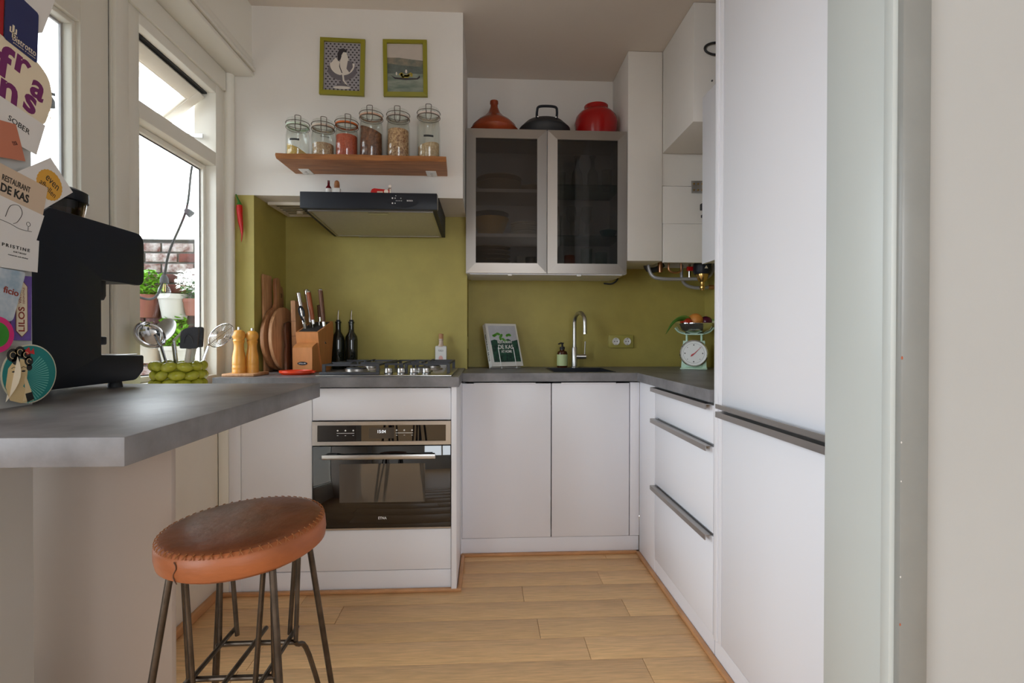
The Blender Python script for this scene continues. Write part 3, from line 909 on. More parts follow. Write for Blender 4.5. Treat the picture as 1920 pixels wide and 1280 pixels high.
def grate(x0, x1, y0, y1, centers):
    m = MB()
    zt, w, hh = CT + .052, .0042, .008
    for y in (y0, y1): m.box(x0, x1, y - w, y + w, zt - hh, zt)
    for x in (x0, x1): m.box(x - w, x + w, y0, y1, zt - hh, zt)
    for x in (x0, x1):
        for y in (y0, y1): m.box(x - w * 1.6, x + w * 1.6, y - w * 1.6, y + w * 1.6, CT + .007, zt)
    for cx_, cy_ in centers:
        for ax, ay in ((1, 0), (-1, 0), (0, 1), (0, -1)):
            ex = (x1 if ax > 0 else x0) if ax else cx_
            ey = (y1 if ay > 0 else y0) if ay else cy_
            if ay and len(centers) > 1:
                ey = cy_ + ay * min(abs(ey - cy_), .125)
            a = (cx_ + ax * .02, cy_ + ay * .02)
            m.box(min(a[0], ex) - (w if ay else 0), max(a[0], ex) + (w if ay else 0), min(a[1], ey) - (w if ax else 0), max(a[1], ey) + (w if ax else 0), zt - .006, zt + .004)
    return m


part('pan_support', grate(-0.712, -0.478, 2.285, 2.745, ((-0.60, 2.40), (-0.59, 2.655))), IRON, h)
part('pan_support', grate(-0.455, -0.385, 2.36, 2.745, ()), IRON, h)
part('pan_support', grate(-0.365, -0.172, 2.36, 2.745, ((-0.30, 2.47), (-0.28, 2.66))), IRON, h)
part('support_tray', MB().box(-0.726, -0.468, 2.262, 2.279, CT + .007, CT + .018, b=.002), IRON, h)

# --- cooker hood
h = thing('cooker_hood', 'slim black cooker hood with a steel filter below the white chimney breast', 'cooker hood', (-0.53, 2.6, 1.655))
part('front_panel', MB().box(-0.839, -0.224, 2.350, 2.368, 1.682, 1.757, b=.002), BLACK, h)
body = MB()
body.prism([(2.368, 1.683), (2.866, 1.656), (2.866, 1.771), (2.482, 1.771), (2.481, 1.7555), (2.368, 1.7555)], 'x', -0.836, -0.227)
part('body', body, BLACKM, h)
part('side_plate', MB().box(-0.227, -0.2235, 2.368, 2.40, 1.690, 1.757, b=.001), ALU, h)
part('side_plate', MB().box(-0.8395, -0.836, 2.368, 2.48, 1.690, 1.757, b=.001), ALU, h)
fl_m = mat('grease_filter_mesh', (0.50, 0.48, 0.42), 0.45, 0.6, var=.04, scale=90)
S = Tr(0, 2.368, 1.683) @ Rx(math.atan2(1.656 - 1.683, 0.498))
fp = part('filter', box(-0.805, -0.255, .022, .46, -.0045, -.001).xf(S), fl_m, h)
fr = MB()
fr.box(-0.815, -0.245, .012, .022, -.007, 0); fr.box(-0.815, -0.245, .46, .47, -.007, 0)
fr.box(-0.815, -0.805, .022, .46, -.007, 0); fr.box(-0.255, -0.245, .022, .46, -.007, 0)
part('filter_frame', fr.xf(S), ALU, h)
part('filter_catch', MB().box(-0.545, -0.455, .028, .05, -.008, -.004).xf(S), STEEL, fp)
part('lamp_cover', MB().box(-0.70, -0.42, .475, .492, -.006, 0).xf(S), ALU, h)
ov = part('control_oval', MB().prism([(-0.377 + .072 * cos(2 * pi * i / 32), 1.7195 + .03 * sin(2 * pi * i / 32)) for i in range(32)], 'y', 2.3485, 2.3505), BLACK, h)
part('lettering', text_mb('BOSCH', .026, .0065, .0004, bold=.02).xf(Tr(-0.347, 2.3483, 1.7215)), WHITEPRINT, ov)
for x, z, r in ((-.425, 1.732, .0035), (-.413, 1.732, .0025), (-.425, 1.709, .0035), (-.413, 1.709, .0025), (-.408, 1.7205, .0018), (-.40, 1.7205, .0018), (-.392, 1.7205, .0018), (-.384, 1.7205, .0018), (-.387, 1.732, .002), (-.41, 1.743, .0018)):
    part('button', MB().cyl((x, 2.3480, z), (x, 2.3490, z), r, n=10), WHITEPRINT, ov)

# things standing on the hood
HT = 1.757
t = thing('miniature_wine_bottle', 'tiny dark red wine bottle with a white label standing on the cooker hood', 'bottle', (-0.729, 2.41, HT))
part('bottle', MB().lathe([(0, 0), (.012, 0), (.0125, .035), (.006, .046), (.0052, .066), (.006, .068), (0, .069)], n=18), mat('burgundy_glass', srgb(88, 12, 26), .2), t, local=True)
part('paper_label', MB().lathe([(.0128, .008), (.0131, .008), (.0131, .03), (.0128, .03)], n=18), PAPERW, t, local=True)
t = thing('cork_stopper', 'wooden bottle stopper with a white square base standing on the cooker hood', 'stopper', (-0.691, 2.41, HT))
part('base', MB().box(-.0155, .0155, -.012, .012, 0, .032, b=.001), CERW, t, local=True)
part('knob', MB().lathe([(.012, .032), (.0125, .05), (.010, .064), (.004, .069), (0, .07)], n=18), SHELFW, t, local=True)
t = thing('can_opener', 'red and chrome folding can opener lying on the cooker hood', 'can opener', (-0.485, 2.41, HT))
part('handle', MB().prism([(-.05 + .004, 0), (.028, 0), (.036, .008), (.036, .028), (-.034, .034), (-.044, .03), (-.05, .018)], 'y', -.008, .008), RED, t, local=True)
part('lettering', MB().box(-.02, .006, -.0088, -.0078, .014, .020), PAPERC, t, local=True)
part('cutting_wheel', MB().cyl((.022, -.011, .018), (.022, -.0075, .018), .0105, n=20), CHROME, t, local=True)
part('jaw', MB().box(.030, .044, -.007, .007, .002, .038, b=.003), CHROME, t, local=True)
part('jaw', MB().cyl((.038, -.008, .044), (.038, .008, .044), .007, n=14), CHROME, t, local=True)

# --- shelf with storage jars
s = thing('wall_shelf', 'live-edge oak shelf board fixed to the chimney breast', 'shelf', (-0.55, 2.38, 1.875))
shp = MB()
front_e = [(-0.905 + i * (0.73 / 12), 2.265 + random.uniform(-.004, .004)) for i in range(13)]
front_e[0] = (-0.912, 2.262); front_e[-1] = (-0.176, 2.268)
nn = len(front_e)
vs = []
for x, y in front_e: vs.append((x, y + .012, 1.877))
for x, y in front_e: vs.append((x, y, 1.888))
for x, y in front_e: vs.append((x, y + .004, 1.898))
for x, y in front_e: vs.append((x if 0 < front_e.index((x, y)) < nn - 1 else (-0.905 if x < -.5 else -.186), Y1 - .001, 1.898))
for x, y in front_e: vs.append((x if 0 < front_e.index((x, y)) < nn - 1 else (-0.905 if x < -.5 else -.186), Y1 - .001, 1.877))
fs = []
for r_ in range(5):
    q = (r_ + 1) % 5
    fs += [(r_ * nn + i, r_ * nn + i + 1, q * nn + i + 1, q * nn + i) for i in range(nn - 1)]
fs += [[r_ * nn for r_ in range(5)], [r_ * nn + nn - 1 for r_ in range(5)]]
part('board', shp.add(vs, fs), SHELFW, s)
for x in (-0.842, -0.258):
    bkt = part('bracket', MB().box(x - .024, x + .024, 2.405, Y1 - .001, 1.8735, 1.8768, b=.001), WHITEP, s)
    part('screw', MB().cyl((x, 2.44, 1.8715), (x, 2.44, 1.874), .006), STEEL, bkt)
    part('screw', MB().cyl((x, 2.465, 1.8715), (x, 2.465, 1.874), .006), STEEL, bkt)

WIRE = mat('jar_wire', (0.16, 0.13, 0.11), 0.4, .9)


def grain(name, c1, c2, sc):
    return mat(name, c1, .7, col2=c2, scale=sc, bump=.9, bscale=sc)


JARS = [
    (-0.855, .19, .051, .075, .030, grain('couscous_grain', srgb(214, 178, 92), srgb(196, 158, 74), 240), srgb(210, 226, 205), 'low clip-top jar of pale yellow couscous with a dark label strip'),
    (-0.742, .186, .051, .075, .075, grain('puffed_grain', srgb(206, 178, 142), srgb(160, 126, 92), 150), srgb(214, 196, 178), 'low clip-top jar of pale grain with handwriting on the glass'),
    (-0.636, .200, .052, .115, .115, grain('red_lentil', srgb(206, 100, 66), srgb(178, 74, 46), 170), srgb(214, 110, 50), 'clip-top jar of red lentils with an orange rubber seal'),
    (-0.525, .240, .053, .165, .13, grain('brown_granola', srgb(140, 92, 62), srgb(78, 44, 30), 70), srgb(214, 176, 150), 'tall clip-top jar of dark brown dried pieces'),
    (-0.403, .240, .053, .145, .145, grain('white_beans', srgb(222, 184, 138), srgb(132, 84, 50), 120), srgb(205, 195, 185), 'tall clip-top jar of speckled cream beans'),
    (-0.264, .252, .053, .07, .09, grain('oat_flakes', srgb(214, 190, 150), srgb(172, 140, 100), 130), srgb(222, 208, 198), 'tall clip-top jar of oat flakes with a dark label strip, last on the shelf'),
]
JY = 2.372
for idx, (x, hh, r, f0, f1, fm, sealc, lab) in enumerate(JARS):
    t = thing('storage_jar', lab, 'jar', (x, JY, 1.898), rz=(0.35 if idx < 3 else 0.1), group='clip-top jars on the oak shelf')
    ht = hh - .045
    part('jar_glass', MB().lathe([(0, .001), (r * .9, .001), (r, .01), (r, ht * .78), (r * .92, ht * .93), (r * .84, ht), (r * .84, ht + .008), (r * .78, ht + .008),
                                   (r * .78, ht), (r * .88, ht * .92), (r - .004, ht * .77), (r - .004, .012), (r * .86, .006), (0, .006)], n=36), GLASS, t, local=True)
    fill = MB()
    rr = r - .0055
    n_ = 28
    vs = [Vector((0, 0, .0075))] + [Vector((rr * .95 * cos(2 * pi * i / n_), rr * .95 * sin(2 * pi * i / n_), .0075)) for i in range(n_)]
    vs += [Vector((rr * cos(2 * pi * i / n_), rr * sin(2 * pi * i / n_), .014)) for i in range(n_)]
    vs += [Vector((rr * cos(2 * pi * i / n_), rr * sin(2 * pi * i / n_), (f0 + f1) / 2 + (f1 - f0) / 2 * cos(2 * pi * i / n_ + .3))) for i in range(n_)]
    vs.append(Vector((0, 0, (f0 + f1) / 2 + .012)))
    fs = [(0, 1 + (i + 1) % n_, 1 + i) for i in range(n_)]
    for a in (0, 1):
        fs += [(1 + a * n_ + i, 1 + a * n_ + (i + 1) % n_, 1 + (a + 1) * n_ + (i + 1) % n_, 1 + (a + 1) * n_ + i) for i in range(n_)]
    fs += [(1 + 2 * n_ + i, 1 + 2 * n_ + (i + 1) % n_, 1 + 3 * n_) for i in range(n_)]
    part('filling', fill.add(vs, fs), fm, t, local=True)
    part('rubber_seal', MB().lathe([(r * .86, ht + .008), (r * .98, ht + .009), (r * .98, ht + .015), (r * .86, ht + .016)], n=32), mat('jar_seal_%d' % idx, sealc, .5), t, local=True)
    part('lid', MB().lathe([(r * .70, ht - .012), (r * .74, ht + .012), (r * .96, ht + .0165), (r * .98, ht + .026), (r * .9, ht + .04), (r * .5, ht + .045), (0, ht + .0455), (0, ht + .041), (r * .5, ht + .040), (r * .7, ht + .02), (r * .66, ht - .01)], n=32), GLASS, t, local=True)
    cl = MB()
    cl.tube([Vector((r * .99 * cos(a), r * .99 * sin(a), ht + .004)) for a in [2 * pi * k / 28 for k in range(28)]], .0014, 6, closed=True)
    cl.tube([Vector((r * 1.0 * cos(a), r * 1.0 * sin(a), ht + .024)) for a in [2 * pi * k / 28 for k in range(28)]], .0014, 6, closed=True)
    yy = -r * 1.03
    cl.tube(smooth_path([(-.011, yy, ht + .004), (-.012, yy - .008, ht + .03), (-.010, yy, ht + .043), (.010, yy, ht + .043), (.012, yy - .008, ht + .03), (.011, yy, ht + .004)], 3), .0016, 6)
    cl.tube(smooth_path([(-.010, yy, ht + .014), (-.012, yy - .008, ht - .01), (-.007, yy - .006, ht - .028), (.007, yy - .006, ht - .028), (.012, yy - .008, ht - .01), (.010, yy, ht + .014)], 3), .0016, 6)
    part('wire_clip', cl, WIRE, t, local=True)
    if idx in (0, 5):
        lm = MB()
        z = .078 if idx == 0 else .105
        aa = [-pi / 2 - .42 + .84 * i / 8 + (-.3 if idx == 0 else .0) for i in range(9)]
        vs = [Vector((r * 1.006 * cos(a), r * 1.006 * sin(a), z + q)) for q in (0, .009) for a in aa]
        part('label_strip', lm.add(vs, [(i, i + 1, 10 + i, 9 + i) for i in range(8)]), INK, t, local=True)
    if idx == 1:
        hw = MB()
        hw.tube([Vector((r * 1.01 * cos(a), r * 1.01 * sin(a), .098 + .004 * sin(9 * i))) for i, a in enumerate([-pi / 2 - .3 + .8 * i / 22 for i in range(23)])], .0009, 5)
        part('handwriting', hw, INK, t, local=True)


# --- two framed pictures on the chimney breast
def flat(poly, lvl, th=.0004):
    return MB().prism(poly, 'y', -lvl * .0005 - th, -lvl * .0005)


def picture(name, label, cx, cz, w, hh, roll):
    t = thing(name, label, 'picture', (cx, Y1 - .001, cz - hh / 2))
    M = Tr(0, 0, hh / 2) @ Ry(roll)
    fw = .019
    for m_ in mitred(-w / 2, w / 2, -hh / 2, hh / 2, fw, -.018, 0, .004):
        part('frame_rail', m_.xf(M), FRAMEG, t, local=True)
    bd = part('print', box(-w / 2 + fw - .002, w / 2 - fw + .002, -.008, -.004, -hh / 2 + fw - .002, hh / 2 - fw + .002).xf(M), PAPERW, t, local=True)
    return t, bd, M @ Tr(0, -.008, 0), w - 2 * fw, hh - 2 * fw


def elp(cx, cz, rx, rz, n=24, a0=0, a1=2 * pi):
    return [(cx + rx * cos(a0 + (a1 - a0) * i / n), cz + rz * sin(a0 + (a1 - a0) * i / n)) for i in range(n if a1 - a0 > 6.2 else n + 1)]


PG = mat('print_grey', srgb(150, 146, 150), .6); PL = mat('print_light', srgb(214, 206, 196), .6); PD = mat('print_dark', srgb(48, 42, 48), .6)
PM = mat('print_mid', srgb(104, 98, 104), .6)
t, bd, M, w, hh = picture('framed_photograph', 'lime green frame with a black-and-white photo of a figure sitting in a coupe glass', -0.683, 2.384, .210, .268, radians(1.2))
part('background', flat([(-w / 2, -hh / 2), (w / 2, -hh / 2), (w / 2, hh / 2), (-w / 2, hh / 2)], 0).xf(M), PG, bd, local=True)
dots = MB()
for i in range(9):
    for j in range(19):
        x = -w / 2 + .010 + i * (w - .02) / 8.0 + (.5 * (w - .02) / 8 if j % 2 else 0)
        z = -hh / 2 + .008 + j * (hh - .016) / 18
        if x < w / 2 - .004:
            e = flat(elp(x, z, .0046, .0036, 8), 1)
            dots.add(e.v, e.f)
part('dot_pattern', dots.xf(M), PD, bd, local=True, kind='stuff')
part('glass_shadow', flat(elp(0, -.018, .068, .046), 2).xf(M), PM, bd, local=True)
part('glass_bowl', flat(elp(0, .012, .058, .052, 20, pi * .97, 2 * pi + .1), 3).xf(M), PL, bd, local=True)
part('figure', flat([(-.05, .02), (-.032, .042), (-.012, .022), (-.004, .05), (-.012, .06), (.0, .078), (.018, .07), (.024, .05), (.03, .03), (.022, -.005), (.03, -.03), (.0, -.035), (-.03, -.03), (-.05, -.005)], 4).xf(M), PL, bd, local=True)
part('figure_shade', flat([(.026, .03), (.046, .026), (.05, .0), (.034, -.026), (.02, -.008)], 5).xf(M), PM, bd, local=True)
part('figure_line', flat([(-.012, .022), (-.010, .0), (.002, -.03), (-.002, -.03), (-.014, .0)], 6).xf(M), PD, bd, local=True)
part('hair', flat([(-.02, .025), (-.024, .06), (-.014, .082), (.004, .088), (.02, .078), (.018, .068), (.004, .07), (-.004, .055), (-.008, .035)], 6).xf(M), PD, bd, local=True)
part('stem', flat([(-.006, -.038), (.006, -.038), (.004, -.075), (.036, -.098), (-.036, -.098), (-.006, -.075)], 5).xf(M), PM, bd, local=True)
part('stem_light', flat([(-.0, -.036), (.008, -.036), (.012, -.065), (.026, -.084), (.020, -.084), (.004, -.066)], 6).xf(M), PL, bd, local=True)
part('base', flat(elp(0, -.099, .04, .0075), 6).xf(M), PL, bd, local=True)

t, bd, M, w, hh = picture('framed_print', 'lime green frame with a misty lake print of a long boat carrying a yellow load', -0.386, 2.386, .208, .270, radians(-.8))
part('sky', flat([(-w / 2, .045), (w / 2, .04), (w / 2, hh / 2), (-w / 2, hh / 2)], 0).xf(M), mat('print_sky', srgb(186, 176, 166), .6, var=.06, scale=9), bd, local=True)
part('hills', flat([(-w / 2, -.025), (w / 2, -.025), (w / 2, .038), (.03, .042), (-.03, .05), (-w / 2, .05)], 1).xf(M), mat('print_hills', srgb(140, 130, 112), .6, col2=srgb(92, 100, 92), scale=22), bd, local=True)
part('shore', flat([(-w / 2, -.03), (w / 2, -.03), (w / 2, .006), (.0, .012), (-w / 2, .022)], 2).xf(M), mat('print_shore', srgb(92, 100, 94), .6, var=.2, scale=30), bd, local=True)
part('water', flat([(-w / 2, -hh / 2), (w / 2, -hh / 2), (w / 2, -.026), (-w / 2, -.026)], 3).xf(M), mat('print_water', srgb(150, 156, 142), .6, col2=srgb(92, 108, 98), scale=8, stretch=(1, 1, 4)), bd, local=True)
part('boat', flat([(-.07, -.034), (-.05, -.044), (.0, -.048), (.055, -.047), (.068, -.034), (.07, -.044), (.058, -.053), (.0, -.056), (-.05, -.052)], 4).xf(M), PD, bd, local=True)
cg = MB()
for i in range(22):
    e = flat(elp(random.uniform(-.026, .032), -.044 + random.uniform(0, .022) * (1 - abs(i - 11) / 22), .006, .005, 8), 5)
    cg.add(e.v, e.f)
part('cargo', cg.xf(M), mat('print_yellow', srgb(178, 160, 62), .6, var=.3, scale=90), bd, local=True, kind='stuff')
part('passenger', flat(elp(.004, -.016, .005, .009, 10), 6).xf(M), PL, bd, local=True)
part('boatman', flat(elp(-.042, -.027, .004, .008, 10), 6).xf(M), PL, bd, local=True)

# --- chilli ornament on the alcove jamb
t = thing('chilli_ornament', 'glossy red chilli pepper with green stalk hanging on the green jamb', 'ornament', (-1.15, Y1 - .018, 1.545))
part('pepper', MB().tube(smooth_path([(-1.158, Y1 - .018, 1.722), (-1.157, Y1 - .019, 1.69), (-1.152, Y1 - .020, 1.64), (-1.146, Y1 - .019, 1.59), (-1.150, Y1 - .018, 1.546)]),
     [.010, .0125, .0135, .0135, .0135, .0135, .013, .0128, .0125, .012, .0115, .011, .0105, .010, .009, .008, .007, .0058, .0048, .0038, .003, .0025, .002, .0012, .0006], 14), RED, t)
part('stalk', MB().tube(smooth_path([(-1.158, Y1 - .018, 1.712), (-1.16, Y1 - .018, 1.735), (-1.168, Y1 - .018, 1.755), (-1.178, Y1 - .008, 1.772)]), [.0125, .013, .0128, .012, .010, .008, .006, .005, .0045, .004, .004, .004, .0035, .0035, .003, .003, .003, .003, .003][:19], 10), mat('stalk_green', srgb(52, 120, 40), .4), t)

# ------------------------------------------------ things on the cooker worktop
Z0 = CT + .0005
t = thing('mill_tray', 'small oak serving board under the two wooden mills', 'board', (-1.070, 2.33, Z0))
part('board', MB().box(-.068, .068, -.075, .085, 0, .012, b=.003), OAK2, t, local=True)
prof = [(0, 0), (.0275, 0), (.0275, .012), (.0265, .016), (.0275, .020), (.0275, .030), (.0262, .034), (.0272, .038), (.0272, .048), (.026, .075), (.021, .105), (.0195, .125), (.0225, .138), (.0245, .142), (.0225, .146),
        (.0215, .150), (.026, .158), (.0275, .168), (.025, .18), (.017, .188), (.007, .191), (0, .191)]
for x, y, sc, lab in ((-1.092, 2.315, 1.0, 'taller turned wooden pepper mill at the front of the oak tray'), (-1.048, 2.345, .98, 'turned wooden salt mill standing behind on the oak tray')):
    t = thing('pepper_mill' if sc == 1.0 else 'salt_mill', lab, 'mill', (x, y, Z0 + .012))
    part('body', MB().lathe([(r * sc, z * sc) for r, z in prof[:15]] + [(0, .142 * sc)], n=28), MILLW, t, local=True)
    part('head', MB().lathe([(0, .144 * sc)] + [(r * sc, z * sc) for r, z in prof[14:]], n=28), MILLW, t, local=True)
    part('finial', MB().cyl((0, 0, .19 * sc), (0, 0, .203 * sc), .0055, n=14), STEEL, t, local=True)


# --- chopping boards leaning on the alcove side wall (faces towards +x)
def lean_board(name, label, outline, th, x_base, y, lean, m, cat='chopping board', hole=None, hole_m=None, yaw=0.0):
    """outline in (y,z); stands on the worktop and leans back against the alcove side"""
    t = thing(name, label, cat, (x_base, y, Z0), rz=yaw)
    M = Ry(-lean)
    b_ = MB()
    bm = bmesh.new()
    vb = [bm.verts.new((0, p[0], p[1])) for p in outline]
    f = bm.faces.new(vb)
    r_ = bmesh.ops.extrude_face_region(bm, geom=[f])
    for v in [e for e in r_['geom'] if isinstance(e, bmesh.types.BMVert)]:
        v.co.x += th
    bmesh.ops.recalc_face_normals(bm, faces=bm.faces)
    ed = [e for e in bm.edges if abs(e.verts[0].co.x - e.verts[1].co.x) < 1e-6]
    bmesh.ops.bevel(bm, geom=ed, offset=min(.004, th * .25), segments=2, profile=.5, affect='EDGES')
    b_.addbm(bm)
    mn = min((M @ v).z for v in b_.v)
    M2 = Tr(0, 0, -mn) @ M
    part('board', b_.xf(M2), m, t, local=True)
    if hole:
        part('hanging_hole', MB().cyl((th - .001, hole[0], hole[1]), (th + .0006, hole[0], hole[1]), hole[2], n=20).xf(M2), hole_m or WALNUT, t, local=True)
    return t


def round_outline(R, hw=0.0, hl=0.0, n=40, ratio=1.0):
    pts = []
    if hw <= 0:
        return [(R * cos(2 * pi * i / n), R * ratio + R * ratio * sin(2 * pi * i / n)) for i in range(n)]
    a0 = pi / 2 - math.asin(min(.95, hw * 1.6 / R))
    for i in range(n + 1):
        a = pi / 2 + (pi / 2 - a0) + (2 * pi - 2 * (pi / 2 - a0)) * i / n
        pts.append((R * cos(a), R * ratio + R * ratio * sin(a)))
    top = 2 * R * ratio
    # neck and handle, clockwise from the right shoulder
    pts += [(hw, top + .02), (hw * .9, top + .05), (hw, top + hl * .75), (hw * .7, top + hl * .96), (0, top + hl), (-hw * .7, top + hl * .96), (-hw, top + hl * .75), (-hw * .9, top + .05), (-hw, top + .02)]
    return pts


lean_board('chopping_board', 'tall narrow cherry-coloured chopping board at the back of the leaning boards', [(-.05, 0), (.05, 0), (.05, .47), (.045, .48), (-.045, .48), (-.05, .47)], .011, -1.090, 2.605, radians(1), OAK2)
lean_board('paddle_board', 'paddle board with a hole in its handle, mostly hidden behind the other boards', round_outline(.10, .034, .17, ratio=1.35), .012, -1.084, 2.755, radians(1.2), ACACIA, hole=(0, .39, .013))
lean_board('paddle_board', 'big round acacia paddle board with a long handle leaning in the alcove', round_outline(.165, .024, .15, ratio=.98), .020, -1.062, 2.662, radians(2), ACACIA, yaw=radians(-5))
lean_board('round_board', 'round oak chopping board leaning in front of the paddle boards', round_outline(.152, ratio=1.06), .018, -1.030, 2.662, radians(2.6), OAK2, yaw=radians(-4))
lean_board('rustic_board', 'small dark rustic board with a bark edge in front of the round board', [(-.07, 0), (.06, 0), (.07, .04), (.062, .09), (.07, .15), (.05, .235), (.0, .25), (-.05, .24), (-.062, .2), (-.055, .13), (-.07, .08)], .014, -1.001, 2.66, radians(3), WALNUT)
t = lean_board('butcher_block', 'thick upright butcher block with end-grain bands between boards and knife block', [(-.10, 0), (.10, 0), (.10, .355), (-.10, .355)], .024, -.974, 2.72, radians(1.5), OAK2)
for i, z in enumerate((.055, .115, .175, .25)):
    part('glue_line', box(.0, .0245, -.1006, -.0996, z, z + .002).xf(Ry(-radians(1.5))), WALNUT, t, local=True)

# --- knife block
t = thing('knife_block', 'beech knife block holding steel and wooden-handled knives', 'knife block', (-0.870, 2.605, Z0), rz=radians(-4))
part('back_block', MB().prism([(-.01, 0), (.10, 0), (.14, .185), (.135, .255), (-.065, .195), (-.06, .16)], 'x', -.055, .055), BEECH, t, local=True)
part('front_block', MB().prism([(-.115, 0), (-.01, 0), (-.056, .145), (-.105, .128), (-.115, .12)], 'x', -.047, .047), BEECH, t, local=True)
sl = Tr(0, -.065, .195) @ Rx(math.atan2(.06, .20))
part('slot_insert', box(-.045, .045, .012, .19, -.002, .0015).xf(sl), BLACKM, t, local=True)
bdg = part('badge', MB().prism([(.024 * cos(2 * pi * i / 24), .045 + .0085 * sin(2 * pi * i / 24)) for i in range(24)], 'y', -.1168, -.1148), BLACK, t, local=True)
part('badge_lettering', text_mb('STELLAR', .034, .006, .0004).xf(Tr(0, -.117, .045)), WHITEPRINT, bdg, local=True)


def knife(name, label, x, y, z, ax, ay, L_, m, cap=True, bolster=True, r=.0105):
    """handle sticking up out of the block; tilted by ax (sideways) and ay (back)"""
    k_ = thing(name, label, 'knife', (x, y, z))
    M = Rz(0) @ Ry(ax) @ Rx(-ay)
    part('blade', box(-.0012, .0012, -.014, .014, -.09, .0).xf(M), CHROME, k_, local=True)
    if bolster:
        part('bolster', MB().cyl((0, 0, 0), (0, 0, .022), .008, .0095, 14).xf(M), CHROME, k_, local=True)
    hm = MB().tube([Vector((0, 0, .02)), Vector((0, .001, .045)), Vector((0, .0, .08)), Vector((0, -.002, L_))], [r * .85, r, r * 1.05, r * 1.1], 12)
    part('handle', hm.xf(M), m, k_, local=True)
    if cap:
        part('end_cap', MB().ell((0, -.002, L_ + .002), r * 1.25, r * 1.25, .008, 14, 8).xf(M), CHROME, k_, local=True)


KY = 2.625
KX = -.002
knife('steel_knife', 'all-steel knife with curved handle at the side of the block', -0.912 + KX, KY - .01, 1.165, radians(-11), radians(4), .155, CHROME, r=.0095)
knife('steel_knife', 'all-steel knife with a thick butt in the block, behind the curved one', -0.893 + KX, KY + .03, 1.175, radians(-9), radians(6), .165, CHROME, r=.0105)
knife('wooden_knife', 'knife with an orange-brown wooden handle and steel butt in the block', -0.872 + KX, KY + .01, 1.165, radians(-10), radians(5), .165, mat('rosewood_handle', srgb(150, 78, 40), .4))
knife('wooden_knife', 'knife with a dark walnut handle and steel butt standing apart in the block', -0.822 + KX, KY + .02, 1.155, radians(-7), radians(5), .185, WALNUT)
knife('small_knife', 'small dark-handled knife low in the middle of the block', -0.852 + KX, KY + .05, 1.18, radians(-4), radians(5), .085, WALNUT, cap=False)
sc_ = thing('kitchen_scissors', 'black-handled kitchen scissors pushed into the knife block', 'scissors', (-0.90 + KX, KY - .02, 1.145))
part('blade', MB().box(-.004, .004, -.008, .008, -.04, .04).xf(Ry(radians(-9))), CHROME, sc_, local=True)
part('handle', MB().tube(smooth_path([(0, -.004, .03), (-.010, -.012, .06), (-.014, -.014, .09), (-.006, -.008, .11), (.004, -.002, .09), (.002, 0, .06)]), .0048, 8).xf(Ry(radians(-9))), BLACK, sc_, local=True)

# --- oil bottles
for x, y, lab in ((-0.797, 2.80, 'dark green oil bottle with steel pourer next to the knife block'), (-0.727, 2.80, 'dark green oil bottle with steel pourer next to the hob')):
    t = thing('oil_bottle', lab, 'bottle', (x, y, Z0), group='oil bottles by the hob')
    part('bottle', MB().lathe([(0, 0), (.031, 0), (.033, .006), (.033, .155), (.030, .175), (.015, .20), (.0135, .215), (.0135, .245), (.016, .247), (.016, .255), (.013, .257), (0, .257)], n=28), OILGL, t, local=True)
    part('stopper', MB().cyl((0, 0, .257), (0, 0, .265), .011), BLACKM, t, local=True)
    part('pourer', MB().tube([(0, 0, .262), (0, 0, .28), (.001, 0, .30), (.003, -.003, .318)], [.006, .0055, .004, .003], 10), CHROME, t, local=True)

# --- spoon rest
t = thing('spoon_rest', 'bright orange-red silicone spoon rest lying by the knife block', 'spoon rest', (-0.868, 2.385, Z0), rz=radians(6))
sr = MB().lathe([(0, 0), (.056, 0), (.067, .009), (.067, .019), (.060, .019), (.053, .007), (0, .006)], n=36)
sr.v = [Vector((v.x * 1.12, v.y * .82, v.z)) for v in sr.v]
part('dish', sr, ORANGE, t, local=True)
part('handle_rest', MB().box(.058, .085, -.022, .022, .006, .016, b=.004), ORANGE, t, local=True)

# --- small spirit bottle behind the hob
t = thing('spirit_bottle', 'small square clear bottle with white label and cork behind the hob', 'bottle', (-0.247, 2.83, Z0))
part('bottle', MB().box(-.032, .032, -.018, .018, 0, .125, b=.008), mat('pale_bottle', (0.62, .6, .58), .12, spec=.6), t, local=True)
part('neck', MB().lathe([(.02, .12), (.012, .135), (.012, .155), (.014, .157), (.014, .163), (0, .163)], n=18), mat('pale_neck', (0.55, .42, .33), .2), t, local=True)
part('cork', MB().lathe([(0, .16), (.012, .16), (.013, .163), (.013, .19), (0, .192)], n=18), OAK2, t, local=True)
lb_ = part('paper_label', box(-.029, .029, -.0192, -.0182, .015, .118), CERW, t, local=True)
part('lettering', text_mb('TOSCA', .028, .009, .0003).xf(Tr(0, -.0193, .098)), INK, lb_, local=True)
part('emblem', MB().prism(elp(0, .055, .012, .016, 10), 'y', -.0197, -.0192), mat('pale_pink_print', srgb(226, 170, 160), .6), lb_, local=True)
# ================================================================== SINK WALL
ZS = 0.9215
